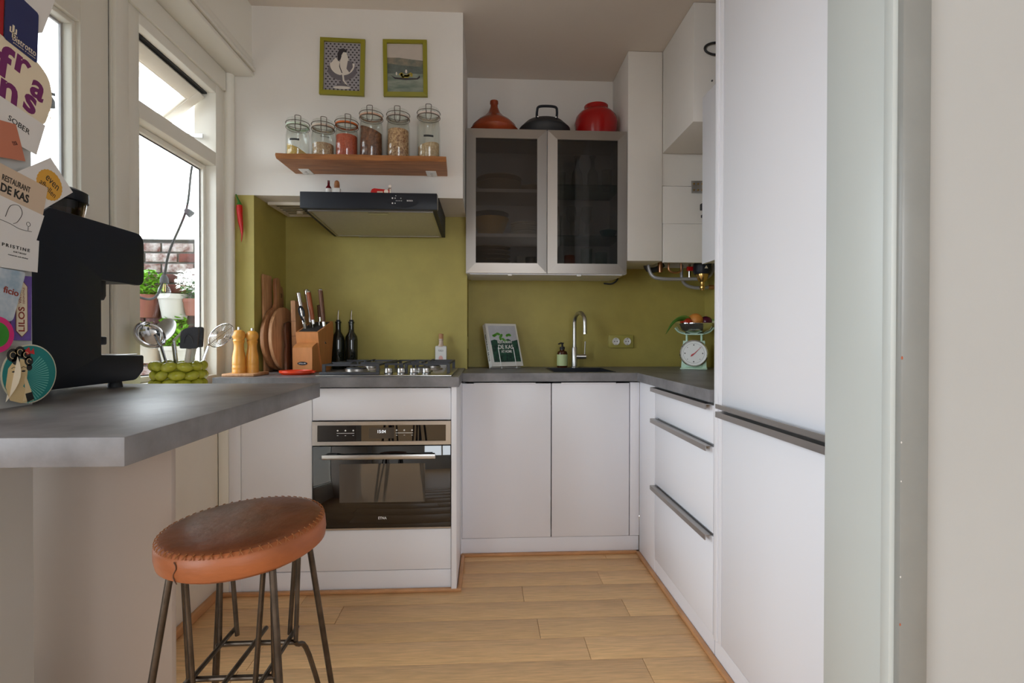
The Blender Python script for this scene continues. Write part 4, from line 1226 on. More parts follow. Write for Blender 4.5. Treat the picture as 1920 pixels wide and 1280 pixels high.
# --- cookbook on a wire stand
bt = thing('cookbook', 'cookbook with a leafy green cover and white border leaning on a wire stand', 'book', (0.128, 2.93, ZS + .0125), rz=radians(27))
BM = Rx(radians(-20))
bw, bhh, bth = .205, .262, .034
part('pages', box(-bw / 2 + .004, bw / 2 - .003, .003, bth - .003, .003, bhh - .003).xf(BM), PAPERC, bt, local=True)
cv = MB()
cv.box(-bw / 2, bw / 2, 0, .0028, 0, bhh); cv.box(-bw / 2, bw / 2, bth - .0028, bth, 0, bhh); cv.box(-bw / 2 - .002, -bw / 2 + .003, 0, bth, 0, bhh)
cov = part('cover', cv.xf(BM), CERW, bt, local=True)
P1 = BM @ Tr(0, 0, bhh / 2)
part('cover_sky', flat([(-.09, .0), (.092, .0), (.092, .118), (-.09, .118)], 1).xf(P1), mat('cover_grey_sky', srgb(190, 192, 200), .4, var=.08, scale=14), cov, local=True)
part('cover_foliage', flat([(-.085, -.105), (.092, -.105), (.092, .03), (.06, .022), (.03, .035), (-.02, .02), (-.06, .032), (-.085, .025)], 2).xf(P1), mat('cover_leaves', srgb(46, 92, 72), .4, col2=srgb(20, 42, 40), scale=45, detail=8), cov, local=True)
lv = MB()
for (x, z, a, L_) in ((-.05, .06, .4, .03), (-.03, .066, -.3, .03), (-.012, .055, .9, .028), (-.02, .04, 1.6, .03), (0, .03, -.9, .028), (.03, .058, .5, .026), (.045, .06, -.5, .022), (.012, .02, .2, .03), (-.06, .055, -.2, .022)):
    e = flat([(x + L_ / 2 * cos(q) * cos(a) - .008 * sin(q) * sin(a), z + L_ / 2 * cos(q) * sin(a) + .008 * sin(q) * cos(a)) for q in [2 * pi * i / 12 for i in range(12)]], 3)
    lv.add(e.v, e.f)
part('cover_herbs', lv.xf(P1), mat('cover_herb_green', srgb(84, 148, 48), .4, var=.3, scale=60), cov, local=True)
for tx, z, w_, h_ in (('RESTAURANT', .016, .098, .017), ('DE KAS', -.014, .098, .026), ('AT HOME', -.042, .07, .016)):
    part('title', text_mb(tx, w_, h_, .0004, bold=.015).xf(P1 @ Tr(.006, -.0021, z)), WHITEP, cov, local=True)
part('spine_title', text_mb('RESTAURANT DE KAS', .16, .014, .0004, bold=.01).xf(BM @ Tr(-bw / 2 - .0023, bth / 2, bhh * .45) @ Rz(-pi / 2) @ Ry(pi / 2)), INK, cov, local=True)
ws = thing('book_stand', 'white wire stand holding the cookbook', 'book stand', (0.128, 2.93, ZS), rz=radians(27))
wm = MB()
for x in (-.045, .055):
    pth = [BM @ Vector((x, -.006, .125)), BM @ Vector((x, -.006, .03)), Vector((x, -.010, .003)), Vector((x, .05, .003)), Vector((x, .135, .003))]
    wm.tube(pth, .0024, 8)
    wm.tube([Vector((x, .055, .003)), BM @ Vector((x, bth + .005, .06)), BM @ Vector((x, bth + .005, .17))], .0024, 8)
wm.tube([(-.045, .06, .003), (.055, .06, .003)], .0024, 8)
part('wire_frame', wm, WHITEP, ws, local=True)

# --- soap dispenser
t = thing('soap_bottle', 'amber pump soap bottle with a pale green label beside the tap', 'soap dispenser', (0.452, 3.0, ZS))
part('bottle', MB().lathe([(0, 0), (.029, 0), (.031, .004), (.031, .082), (.026, .096), (.013, .102), (.013, .108), (0, .108)], n=28), AMBER, t, local=True)
part('paper_label', MB().lathe([(.0312, .012), (.0316, .012), (.0316, .078), (.0312, .078)], n=28), mat('pale_green_label', srgb(196, 214, 160), .5), t, local=True)
part('pump', MB().lathe([(0, .106), (.0155, .106), (.0155, .122), (.006, .125), (.006, .14), (.010, .142), (.010, .147), (0, .148)], n=18), BLACKM, t, local=True)
part('nozzle', MB().tube([(0, 0, .144), (-.012, -.01, .145), (-.026, -.022, .139)], [.005, .0045, .0035], 8), BLACKM, t, local=True)

# --- tap
t = thing('kitchen_tap', 'brushed steel swan-neck kitchen tap with a side lever', 'tap', (0.523, 2.99, ZS))
part('body', MB().lathe([(0, 0), (.023, 0), (.023, .004), (.0175, .007), (.0175, .118), (.0155, .122), (0, .122)], n=24), STEEL, t, local=True)
arc = [Vector((0, 0, .12)), Vector((0, 0, .20)), Vector((0, 0, .265))]
arc += [Vector((.018 * (1 - cos(a)) * .9, -.075 * (1 - cos(a)), .265 + .055 * sin(a))) for a in [pi * k / 10 for k in range(1, 11)]]
arc += [Vector((.033, -.15, .235)), Vector((.033, -.15, .205))]
part('spout', MB().tube(arc, .0115, 14), STEEL, t, local=True)
part('aerator', MB().cyl((.033, -.15, .197), (.033, -.15, .206), .0125), CHROME, t, local=True)
lv_ = part('lever_hub', MB().cyl((.012, 0, .066), (.068, -.006, .066), .0145), STEEL, t, local=True)
part('lever', MB().cyl((.060, -.005, .072), (.064, -.004, .155), .0042, n=10), STEEL, lv_, local=True)

# --- double socket
t = thing('wall_socket', 'double wall socket with white inserts in an olive green frame', 'socket', (0.83, Y3, 1.036))
part('plate', MB().box(0.752, 0.907, Y3 - .012, Y3 - .0005, 1.036, 1.116, b=.004), mat('olive_gloss_plate', (0.40, 0.36, 0.09), 0.3), t)
part('side_box', MB().box(0.746, 0.756, Y3 - .006, Y3 - .0005, 1.046, 1.10, b=.002), OLIVE, t)
for x in (0.796, 0.866):
    r_ = part('insert', MB().lathe([(0, .004), (.019, .004), (.020, 0), (.0225, 0), (.0225, .008), (0, .008)], n=24).xf(Tr(x, Y3 - .0165, 1.076) @ Rx(-pi / 2)), WHITEP, t)
    for dx in (-.008, .008):
        part('pin_hole', MB().cyl((x + dx, Y3 - .0131, 1.076), (x + dx, Y3 - .0112, 1.076), .0032, n=10), INK, r_)
    for dz in (-.017, .017):
        part('earth_clip', MB().box(x - .003, x + .003, Y3 - .0175, Y3 - .0125, 1.076 + dz - .002, 1.076 + dz + .002), CHROME, r_)
solo('blank_plate', MB().box(-0.1045, -0.099, 2.89, 2.95, 1.035, 1.105, b=.002), OLIVE, 'small olive-painted blank plate on the corner beside the hob', 'wall plate')

# --- kitchen scale with vegetables
SX, SY = 1.19, 2.86
t = thing('kitchen_scale', 'mint green retro kitchen scale with a round dial', 'scale', (SX, SY, ZS), rz=radians(-24))
part('foot_plate', MB().box(-.072, .072, -.075, .085, 0, .008, b=.003), MINT, t, local=True)
part('housing', MB().prism([(-.068, .008), (.068, .008), (.058, .16), (-.058, .16)], 'y', -.04, .07), MINT, t, local=True)
part('neck', MB().box(-.045, .045, -.045, -.02, .008, .035, b=.006), MINT, t, local=True)
DM = Tr(0, -.041, .09) @ Rx(pi / 2)
dl = part('dial', MB().lathe([(0, 0), (.072, 0), (.074, .004), (.072, .02), (.068, .022), (.066, .017), (0, .017)], n=40).xf(DM), WHITEP, t, local=True)
part('dial_rim', MB().lathe([(.072, .0), (.0755, .002), (.0755, .02), (.071, .0225), (.069, .021)], n=40).xf(DM), CHROME, dl, local=True)
nm = MB()
for i in range(8):
    a = pi / 2 + 2 * pi * i / 8
    nm.add(*(lambda q: (q.v, q.f))(MB().cyl((.047 * cos(a), .047 * sin(a), .0168), (.047 * cos(a), .047 * sin(a), .0176), .0035 if i % 2 == 0 else .0022, n=8)))
nm.tube([Vector((.056 * cos(2 * pi * i / 40), .056 * sin(2 * pi * i / 40), .0172)) for i in range(40)], .0005, 4, closed=True)
part('dial_marks', nm.xf(DM), INK, dl, local=True)
part('needle', MB().prism([(.046, .0435), (.003, .0018), (-.012, -.006), (-.018, -.019), (-.006, -.014), (.0045, -.003)], 'z', .019, .0202).xf(DM), mat('needle_red', srgb(196, 44, 50), .4), dl, local=True)
ck = MB()
for x in (-.04, .04):
    ck.tube([(x, .015, .158), (x, .015, .198)], .006, 8)
ck.tube(smooth_path([(-.105, .015, .235), (-.085, .015, .213), (-.05, .015, .200), (0, .015, .198), (.05, .015, .200), (.085, .015, .213), (.105, .015, .235)]), .005, 8)
ck.box(-.05, .05, -.03, .06, .195, .2005)
part('bowl_cradle', ck, MINT, t, local=True)
bw_ = MB().lathe([(0, 0), (.05, .0), (.088, .022), (.108, .055), (.112, .056), (.112, .059), (.105, .058), (.085, .026), (.048, .004), (0, .004)], n=40)
BX = Matrix.Translation((SX, SY, ZS)) @ Rz(radians(-24))
bpos = BX @ Vector((0, .015, .2015))
b_ = thing('weighing_bowl', 'polished steel weighing bowl on the mint scale', 'bowl', bpos)
part('bowl', bw_, CHROME, b_, local=True)


def ball(name, label, cat, dx, dz, dy, r, m, sq=1.0, stem=None):
    t_ = thing(name, label, cat, (bpos.x + dx, bpos.y + dy, bpos.z + dz), rz=random.uniform(0, 3))
    part('flesh', MB().lathe([(0, .12 * r)] + [(r * sin(pi * i / 12) * (1 - .10 * abs(cos(pi * i / 12)) ** 6), r * sq * (1 - cos(pi * i / 12))) for i in range(1, 12)] + [(0, 2 * r * sq * .95)], n=22), m, t_, local=True)
    if stem:
        part('stalk', MB().cyl((0, 0, 2 * r * sq * .92), (.003, 0, 2 * r * sq * .92 + .012), .003, .002, 8), stem, t_, local=True)


ball('tomato', 'shiny red tomato at the front of the weighing bowl', 'tomato', -.055, .034, -.02, .034, mat('tomato_skin', srgb(186, 52, 30), .2, var=.15, scale=8), .85, GREEND)
ball('orange', 'matt orange fruit on top of the weighing bowl', 'orange', .005, .034, -.005, .042, mat('orange_peel', srgb(214, 138, 62), .45, bump=.4, bscale=140), .98)
ball('red_onion', 'purple red onion beside the orange in the weighing bowl', 'onion', .066, .036, -.005, .036, mat('red_onion_skin', srgb(84, 20, 50), .22, var=.3, scale=7, stretch=(4, 4, 1)), .9, OAK2)
ball('tomato', 'second darker tomato sunk between the fruit in the weighing bowl', 'tomato', -.02, .012, .045, .034, MATS['tomato_skin'], .85, GREEND)
lk = thing('spring_onion', 'green leek tops hanging over the side of the weighing bowl', 'vegetable', (bpos.x - .06, bpos.y - .03, bpos.z + .058))
for k, (e, dr_) in enumerate((((-.135, -.05, -.062), .0), ((-.10, -.03, -.012), .012), ((-.12, -.06, -.03), .006))):
    pth = smooth_path([(.05, .02, .008), (0, 0, .022 + dr_), (e[0] * .55, e[1] * .5, .012 + dr_), e])
    m_ = MB().tube(pth, [.004 + .006 * sin(pi * min(1, (i + 2) / len(pth))) - .012 * max(0, i / len(pth) - .72) for i in range(len(pth))], 8)
    part('leaf', m_, mat('leek_top_green', srgb(74, 122, 46), .45) if k == 0 else MATS['leek_top_green'] if k == 2 else mat('leek_green', srgb(110, 150, 66), .45), lk, local=True)
lk2 = thing('leek_stem', 'pale leek root end sticking out of the bowl towards the tall cabinet', 'vegetable', (bpos.x + .08, bpos.y - .02, bpos.z + .06))
part('stem', MB().tube([(-.05, .01, .0), (.02, 0, .006), (.075, -.02, -.006)], [.008, .010, .009], 10), mat('leek_white', srgb(206, 208, 170), .4), lk2, local=True)
part('stem', MB().tube([(-.05, .02, .008), (.01, .005, .018), (.05, -.005, .012)], [.008, .009, .004], 10), MATS['leek_green'], lk2, local=True)

# ================================================================== BAR
# --- bar stool
CX, CY = -0.520, 1.128
t = thing('bar_stool', 'round tan leather bar stool on raw steel hairpin legs', 'stool', (CX, CY, 0))
SEAT_M = Tr(0, 0, .672) @ Rx(radians(2.2)) @ Ry(radians(-2.2))
R = .165
sd = part('seat', MB().lathe([(0, -.028), (R * .93, -.028), (R * .985, -.021), (R, -.006), (R * .995, .014), (R * .965, .024), (R * .94, .027)], n=64).xf(SEAT_M), LEATHER2, t, local=True)
part('seat_top', MB().lathe([(R * .955, .0245), (R * .93, .0285), (R * .87, .031), (R * .5, .0325), (0, .033)], n=64).xf(SEAT_M), LEATHER, sd, local=True)
st = MB()
for i in range(120):
    a = 2 * pi * i / 120
    a2 = a + (.035 if i % 2 else -.035)
    st.tube([Vector((R * .985 * cos(a), R * .985 * sin(a), .0215)), Vector((R * .975 * cos((a + a2) / 2), R * .975 * sin((a + a2) / 2), .0265)), Vector((R * .935 * cos(a2), R * .935 * sin(a2), .0295))], .0009, 5)
part('stitching', st.xf(SEAT_M), THREAD, sd, local=True, kind='stuff')
sa = radians(250)
part('side_seam', MB().tube([SEAT_M @ Vector((R * 1.002 * cos(sa + .03 * sin(k)), R * 1.002 * sin(sa + .03 * sin(k)), .018 - .042 * k / 7)) for k in range(8)], .0012, 5), WALNUT, sd, local=True)
part('seat_plate', MB().cyl((0, 0, .628), (0, 0, .645), .12, n=32), RODM, t, local=True)
FZ = .40
for sx in (-1, 1):
    for sy in (-1, 1):
        top = Vector((sx * .098, sy * .098, .638))
        part('leg', MB().cyl(top, (sx * .166, sy * .172, .004), .0068, n=12), RODM, t, local=True)
        part('foot', MB().cyl((sx * .166, sy * .172, 0), (sx * .166, sy * .172, .006), .008, n=12), BLACKM, t, local=True)
        for k, (ex, ey) in enumerate(((sx * .085, sy * .060), (sx * .060, sy * .090))):
            part('brace_rod', MB().cyl((sx * (.088 - .012 * k), sy * (.088 - .014 * (1 - k)), .636), (ex, ey, FZ + .002), .0052, n=10), RODM, t, local=True)
for sy in (-1, 1):
    y = sy * .060
    part('foot_rod', MB().tube(smooth_path([(-.150, sy * .155, .07), (-.105, y + sy * .03, FZ - .05), (-.088, y, FZ - .004), (-.07, y, FZ), (.07, y, FZ), (.088, y, FZ - .004), (.105, y + sy * .03, FZ - .05), (.150, sy * .155, .07)], 5), .0056, 10), RODM, t, local=True)
for x in (-.072, 0, .072):
    part('foot_rod', MB().tube([(x, -.105, FZ + .010), (x, .105, FZ + .010)], .0052, 10), RODM, t, local=True)

# --- espresso machine
t = thing('espresso_machine', 'large matt black espresso machine with a bean hopper standing on the bar', 'coffee machine', (-1.06, 1.26, 0.97))
EX0, EX1 = -1.198, -0.922
def rnd(pts, r, n=5):
    out = []
    for i, p in enumerate(pts):
        p = Vector(p); a = Vector(pts[i - 1]); b__ = Vector(pts[(i + 1) % len(pts)])
        rr = r[i] if isinstance(r, (list, tuple)) else r
        if rr <= 0: out.append(tuple(p)); continue
        d0 = (a - p).normalized(); d1 = (b__ - p).normalized()
        for k in range(n + 1):
            u_ = k / n
            q = (p + d0 * rr) * (1 - u_) ** 2 + p * 2 * u_ * (1 - u_) + (p + d1 * rr) * u_ ** 2
            out.append(tuple(q))
    return out
prof_e = rnd([(1.085, .986), (1.395, .986), (1.425, 1.01), (1.425, 1.050), (1.274, 1.056), (1.274, 1.236), (1.428, 1.236), (1.428, 1.374), (1.130, 1.374), (1.085, 1.335)],
             [.012, .01, .008, .006, .002, .006, .025, .03, .004, .01])
for nm_, xa, xb in (('side_panel', EX1 - .012, EX1), ('side_panel', EX0, EX0 + .012)):
    bm = bmesh.new()
    vb = [bm.verts.new((xa, p[0], p[1])) for p in prof_e]
    f = bm.faces.new(vb)
    r_ = bmesh.ops.extrude_face_region(bm, geom=[f])
    for v in [e for e in r_['geom'] if isinstance(e, bmesh.types.BMVert)]: v.co.x = xb
    bmesh.ops.recalc_face_normals(bm, faces=bm.faces)
    ed = [e for e in bm.edges if abs(e.verts[0].co.x - e.verts[1].co.x) < 1e-6]
    bmesh.ops.bevel(bm, geom=ed, offset=.0025, segments=2, profile=.5, affect='EDGES')
    part(nm_, MB().addbm(bm), NAVYBLK, t)
cb = MB()
cb.prism([(1.09, .99), (1.39, .99), (1.415, 1.012), (1.415, 1.046), (1.27, 1.05), (1.27, 1.24), (1.42, 1.24), (1.42, 1.37), (1.135, 1.37), (1.09, 1.333)], 'x', EX0 + .012, EX1 - .012)
part('body', cb, BLACKM, t)
part('drip_tray', MB().box(EX0 + .012, EX1 - .012, 1.29, 1.42, 1.046, 1.054, b=.002), STEEL, t)
part('group_head', MB().lathe([(0, 0), (.032, 0), (.036, .01), (.036, .05), (0, .05)], (-0.985, 1.315, 1.192), 24), BLACKM, t)
ph = part('portafilter', MB().lathe([(0, 0), (.026, 0), (.03, .012), (.03, .03), (0, .03)], (-1.09, 1.33, 1.165), 24), CHROME, t)
part('portafilter_handle', MB().tube([(-1.09, 1.35, 1.18), (-1.085, 1.40, 1.172), (-1.08, 1.46, 1.155)], [.010, .013, .014], 12), BLACK, ph)
part('spout_tip', MB().box(-0.945, -0.925, 1.274, 1.296, 1.080, 1.100, b=.003), BLACK, t)
ho = part('bean_hopper', MB().lathe([(0, 0), (.055, 0), (.062, .045), (.062, .05), (.058, .05), (.052, .006), (0, .006)], (-1.03, 1.272, 1.374), 32), glass('smoky_hopper', (.5, .42, .36)), t)
part('coffee_beans', MB().lathe([(0, .007), (.05, .007), (.054, .03), (.02, .036), (0, .034)], (-1.03, 1.272, 1.374), 24), mat('coffee_bean', srgb(120, 66, 30), .4, col2=srgb(60, 30, 14), scale=90, bump=.8, bscale=90), ho)
part('hopper_lid', MB().lathe([(.063, .048), (.066, .05), (.066, .072), (.05, .080), (0, .082)], (-1.03, 1.272, 1.374), 32), BLACK, t)
for x in (EX0 + .04, EX1 - .03):
    for y in (1.112, 1.36):
        part('foot', MB().cyl((x, y, .9705), (x, y, .987), .017, .014, 16), BLACKM, t)

# --- cards and stickers on the jamb of the partition (facing +x)
CARD_N = [0]


def card(name, label, outline, m, cat='card', group='cards pinned to the partition jamb', lvl=None):
    """outline in (y,z) on the jamb; returns the thing and a function placing print on it"""
    CARD_N[0] += 1
    l_ = CARD_N[0] if lvl is None else lvl
    xf_ = -0.868 + .0006 + l_ * .0011
    ys = [p[0] for p in outline]; zs = [p[1] for p in outline]
    t_ = thing(name, label, cat, (xf_, (min(ys) + max(ys)) / 2, min(zs)), group=group)
    b0 = part('sheet', MB().prism(outline, 'x', xf_, xf_ + .0008), m, t_)

    def pr(nm, mb, mm, y, z, rot=0.0, k=1):
        """mb in local xz plane, front -y"""
        return part(nm, mb.xf(Tr(xf_ + .0008 + k * .00022, y, z) @ Rz(pi / 2) @ Ry(rot)), mm, b0)
    return t_, pr


card('postcard', 'grey-white card sticking out at the very top of the partition jamb', [(.985, 1.76), (1.087, 1.806), (1.046, 1.693), (1.0, 1.66)], PAPERW)
card('red_card', 'plain red card at the top edge of the frame', [(.90, 1.705), (.966, 1.709), (.963, 1.636), (.90, 1.62)], mat('card_red', srgb(160, 26, 30), .5))
_, pr = card('frans_card', 'cream rounded card with big purple letters reading frans', rnd([(.90, 1.655), (.965, 1.635), (1.03, 1.630), (1.058, 1.611), (1.067, 1.569), (1.046, 1.51), (.90, 1.515)], [.002, .01, .012, .015, .02, .015, .002]), PAPERC)
PURP = mat('purple_ink', srgb(112, 34, 96), .5)
for ch_, y, z, w_, h_, rt in (('f', .966, 1.594, .030, .062, .15), ('r', 1.001, 1.603, .030, .034, .2), ('a', 1.032, 1.573, .030, .036, .3), ('n', .972, 1.540, .034, .040, .12), ('s', 1.015, 1.540, .026, .036, .2)):
    pr('letter', text_mb(ch_, w_, h_, .0002, bold=.03), PURP, y, z, rt)
_, pr = card('bistro_card', 'navy blue card with a white cactus and the word Bistrotto', rnd([(.967, 1.735), (1.034, 1.722), (1.030, 1.624), (.963, 1.634)], .006), mat('card_navy', srgb(36, 44, 92), .45))
pr('lettering', text_mb('Bistrotto', .048, .012, .0002), PAPERC, 1.003, 1.644, .10)
pr('lettering', text_mb('pizzeria e cucina', .046, .003, .0002), PAPERC, 1.003, 1.634, .10)
cac = MB()
for a in ([(-.002, -.012), (.002, -.012), (.002, .012), (-.002, .012)], [(-.007, -.002), (-.0045, -.002), (-.0045, .006), (-.007, .006)], [(.0045, .0), (.007, .0), (.007, .008), (.0045, .008)], [(-.007, -.004), (.0, -.004), (.0, -.002), (-.007, -.002)], [(.0, -.002), (.007, -.002), (.007, .0), (.0, .0)]):
    q = flat(a, 0, .0002)
    cac.add(q.v, q.f)
pr('cactus', cac, PAPERC, .980, 1.656, .08)
_, pr = card('sober_card', 'white card with the word SOBER below the purple lettering', [(.90, 1.535), (1.046, 1.512), (1.026, 1.448), (.90, 1.463)], PAPERW)
pr('lettering', text_mb('SOBER', .044, .010, .0002), INK, .990, 1.490, .25)
_, pr = card('terracotta_card', 'terracotta coloured card with small print below the SOBER card', [(.90, 1.475), (.982, 1.488), (1.001, 1.427), (.90, 1.408)], mat('card_terracotta', srgb(190, 118, 92), .6))
pr('small_print', text_mb('tea', .010, .008, .0002), mat('brown_ink', srgb(92, 50, 44), .6), .979, 1.453, -.5)
_, pr = card('round_logo_card', 'tilted white card with an orange seal reading even', [(.982, 1.401), (1.055, 1.453), (1.109, 1.400), (1.040, 1.348)], PAPERW)
pr('seal', flat([((.029 + (.0012 if i % 2 else 0)) * cos(2 * pi * i / 48), (.029 + (.0012 if i % 2 else 0)) * sin(2 * pi * i / 48)) for i in range(48)], 0, .0002), mat('seal_orange', srgb(214, 160, 62), .5), 1.052, 1.398, 0)
pr('lettering', text_mb('even', .032, .011, .0002), INK, 1.058, 1.404, .55, k=2)
pr('lettering', text_mb('afbellen', .040, .012, .0002), INK, 1.048, 1.390, .55, k=2)
_, pr = card('restaurant_card', 'beige card printed RESTAURANT DE KAS', [(.90, 1.414), (1.047, 1.391), (1.035, 1.334), (.90, 1.353)], mat('card_beige', srgb(204, 182, 158), .6))
pr('lettering', text_mb('RESTAURANT', .056, .011, .0002, bold=.01), INK, .980, 1.379, .15)
pr('lettering', text_mb('DE KAS', .056, .016, .0002, bold=.03), INK, .977, 1.361, .15)
_, pr = card('line_drawing_card', 'white card with a thin line drawing of a figure at a table', [(.90, 1.357), (1.037, 1.334), (1.017, 1.276), (.90, 1.280)], PAPERW)
dm = MB()
dm.tube(smooth_path([(-.02, 0, -.01), (-.012, 0, .012), (.004, 0, .018), (.012, 0, .006), (.004, 0, -.012), (-.004, 0, -.018)]), .0005, 4)
dm.tube(smooth_path([(-.03, 0, -.018), (-.01, 0, -.02), (.01, 0, -.024), (.034, 0, -.022)]), .0005, 4)
dm.tube([Vector((.026 + .004 * cos(q), 0, -.010 + .004 * sin(q))) for q in [2 * pi * i / 12 for i in range(12)]], .0004, 4, closed=True)
dm.tube([(.026, 0, -.014), (.026, 0, -.022)], .0004, 4)
pr('drawing', dm, INK, .977, 1.322, .08)
_, pr = card('pristine_card', 'white card with spaced letters PRISTINE', [(.90, 1.283), (1.024, 1.283), (1.020, 1.222), (.90, 1.222)], PAPERW)
pr('lettering', text_mb('PRISTINE', .055, .006, .0002, bold=.02, space=1.4), INK, .976, 1.262, .05)
pr('lettering', text_mb('ANTWERP', .026, .003, .0002, space=1.4), INK, .983, 1.253, .05)
pr('lettering', text_mb('restaurant and winebar', .040, .0024, .0002), INK, .980, 1.246, .05)
_, pr = card('lilos_card', 'purple card with a cream label reading LILOS VINTAGE up the side', [(.976, 1.212), (1.018, 1.214), (1.016, 1.092), (.974, 1.093)], mat('card_purple', srgb(104, 78, 158), .5, var=.15, scale=60), lvl=2)
pr('label_shape', flat([(-.0125, -.042), (0, -.054), (.0125, -.042), (.0125, .042), (0, .054), (-.0125, .042)], 0, .0002), mat('brown_edge', srgb(120, 70, 50), .6), .996, 1.152, 0)
pr('label_shape', flat([(-.011, -.0415), (0, -.052), (.011, -.0415), (.011, .0415), (0, .052), (-.011, .0415)], 0, .0002), PAPERC, .996, 1.152, 0, k=2)
INKR = mat('brick_red_ink', srgb(140, 52, 36), .6)
pr('lettering', text_mb('LILOS', .046, .013, .0002, bold=.02), INKR, .995, 1.132, -pi / 2, k=3)
pr('lettering', text_mb('VINTAGE', .030, .006, .0002, bold=.01), INKR, .992, 1.176, -pi / 2, k=3)
pr('lettering', text_mb('DENIM STYLE', .030, .004, .0002), INKR, 1.000, 1.176, -pi / 2, k=3)
_, pr = card('marbled_card', 'pale marbled card with red script ending in ficio', rnd([(.90, 1.222), (.993, 1.219), (.966, 1.127), (.90, 1.127)], .008), mat('card_marble', srgb(214, 216, 218), .5, col2=srgb(150, 172, 190), scale=22, detail=3))
pr('lettering', text_mb('ficio', .030, .012, .0002, bold=.02), INKR, .963, 1.181, .2)
_, pr = card('round_sticker', 'round sticker with a pink rim and green centre at the frame edge', [(.935 + .032 * cos(2 * pi * i / 36), 1.103 + .032 * sin(2 * pi * i / 36)) for i in range(36)], mat('sticker_pink', srgb(214, 40, 120), .5), cat='sticker')
pr('centre', flat(elp(0, 0, .022, .022, 30), 0, .0002), mat('sticker_green', srgb(52, 140, 40), .5), .935, 1.103)
# curled round sticker with a pop-art face
t, pr = card('pop_art_sticker', 'round teal pop-art sticker of a curly-haired woman peeling off above the bar', [(.998 + .058 * cos(2 * pi * i / 48), 1.030 + .055 * sin(2 * pi * i / 48)) for i in range(48)], mat('sticker_cream_edge', srgb(214, 208, 184), .5), cat='sticker')
pr('teal_field', flat(elp(0, 0, .0555, .0525, 48), 0, .0002), mat('teal_print', srgb(28, 130, 128), .45), .998, 1.030)
ry = MB()
for i in range(22):
    a = -1.35 + 2.2 * i / 21
    q = flat([(-.018 + .012 * cos(a), -.006 + .012 * sin(a)), (-.018 + .058 * cos(a - .02), -.006 + .050 * sin(a - .02)), (-.018 + .058 * cos(a + .022), -.006 + .050 * sin(a + .022))], 0, .0002)
    ry.add(q.v, q.f)
pr('rays', ry, mat('ray_print', srgb(110, 186, 176), .5), .998, 1.030, k=2)
SKIN = mat('print_skin', srgb(226, 200, 150), .5)
pr('face', flat([(-.045, .012), (-.03, .03), (-.014, .028), (-.006, .01), (-.008, -.008), (-.016, -.022), (-.006, -.03), (.006, -.05), (-.02, -.0525), (-.042, -.045), (-.05, -.02)], 0, .0002), SKIN, .998, 1.030, k=3)
hr = MB()
for (x, z, r_) in ((-.036, .036, .012), (-.022, .041, .011), (-.010, .036, .010), (-.004, .024, .009), (-.030, .026, .008), (-.003, .012, .006)):
    q = flat(elp(x, z, r_, r_, 14), 0, .0002); hr.add(q.v, q.f)
pr('hair', hr, INK, .998, 1.030, k=4)
hl = MB()
for (x, z, r_) in ((-.036, .036, .006), (-.022, .041, .0055), (-.010, .036, .005), (-.004, .024, .0045)):
    hl.tube([Vector((x + r_ * cos(q), 0, z + r_ * sin(q))) for q in [.3 + 4.5 * i / 10 for i in range(11)]], .0006, 4)
pr('curl_lines', hl, SKIN, .998, 1.030, k=5)
pr('hair_bow', flat([(-.012, .044), (-.004, .05), (.0, .042), (.006, .048), (.008, .036), (.0, .038), (-.008, .036)], 0, .0002), mat('bow_red', srgb(196, 44, 50), .5), .998, 1.030, k=5)
pr('lips', flat(elp(-.031, -.012, .0042, .0042, 14), 0, .0002), MATS['bow_red'], .998, 1.030, k=4)
ey = MB()
for x in (-.034, -.015):
    q = flat(elp(x, .006, .0042, .0016, 12), 0, .0002); ey.add(q.v, q.f)
    ey.tube([(x - .005, 0, .012), (x, 0, .0145), (x + .005, 0, .012)], .0006, 4)
pr('eyes', ey, INK, .998, 1.030, k=4)
pr('hand', flat([(-.018, -.05), (-.012, -.028), (-.014, -.01), (-.011, -.002), (-.007, -.012), (.0, -.03), (.004, -.046)], 0, .0002), mat('print_skin_light', srgb(236, 214, 170), .5), .998, 1.030, k=5)
pr('sleeve', flat([(-.008, -.052), (-.012, -.036), (.002, -.034), (.006, -.048)], 0, .0002), INK, .998, 1.030, k=6)
cu = MB()
vs = []
for i in range(9):
    u_ = i / 8
    for j in range(2):
        a = -.9 + 1.9 * u_
        y = .945 + .012 * sin(pi * u_) + (.0 if j == 0 else .022 * sin(pi * u_))
        vs.append(Vector((-0.8535 + (.012 * sin(pi * u_) if j == 1 else 0), .951 + .020 * u_ + (.0 if j == 0 else .006 * sin(pi * u_)), .982 + .090 * u_)))
part('peeled_edge', cu.add(vs, [(2 * i, 2 * i + 1, 2 * i + 3, 2 * i + 2) for i in range(8)]), PAPERC, t)

# ================================================================== WINDOW SILL
PX, PY, PZ = -1.062, 1.822, 0.8905
t = thing('utensil_pot', 'ceramic utensil pot modelled as rows of green olives on the window sill', 'utensil pot', (PX, PY, PZ))
part('pot', MB().lathe([(0, 0), (.066, 0), (.07, .01), (.07, .118), (.072, .122), (.064, .122), (.062, .01), (0, .008)], n=32), OLIVES, t, local=True)
om = MB().ell((0, 0, 0), .026, .016, .0165, 12, 8).mesh('olive')
om.materials.append(OLIVES)
for row in range(4):
    for k in range(11):
        a = 2 * pi * (k + .5 * (row % 2)) / 11 + random.uniform(-.06, .06)
        o_ = bpy.data.objects.new('olive', om)
        o_.parent = t
        o_.location = (.073 * cos(a), .073 * sin(a), .018 + row * .0305 + random.uniform(-.002, .002))
        o_.rotation_euler = (0, random.uniform(-.35, .35), a + pi / 2 + random.uniform(-.2, .2))
        COL.objects.link(o_)


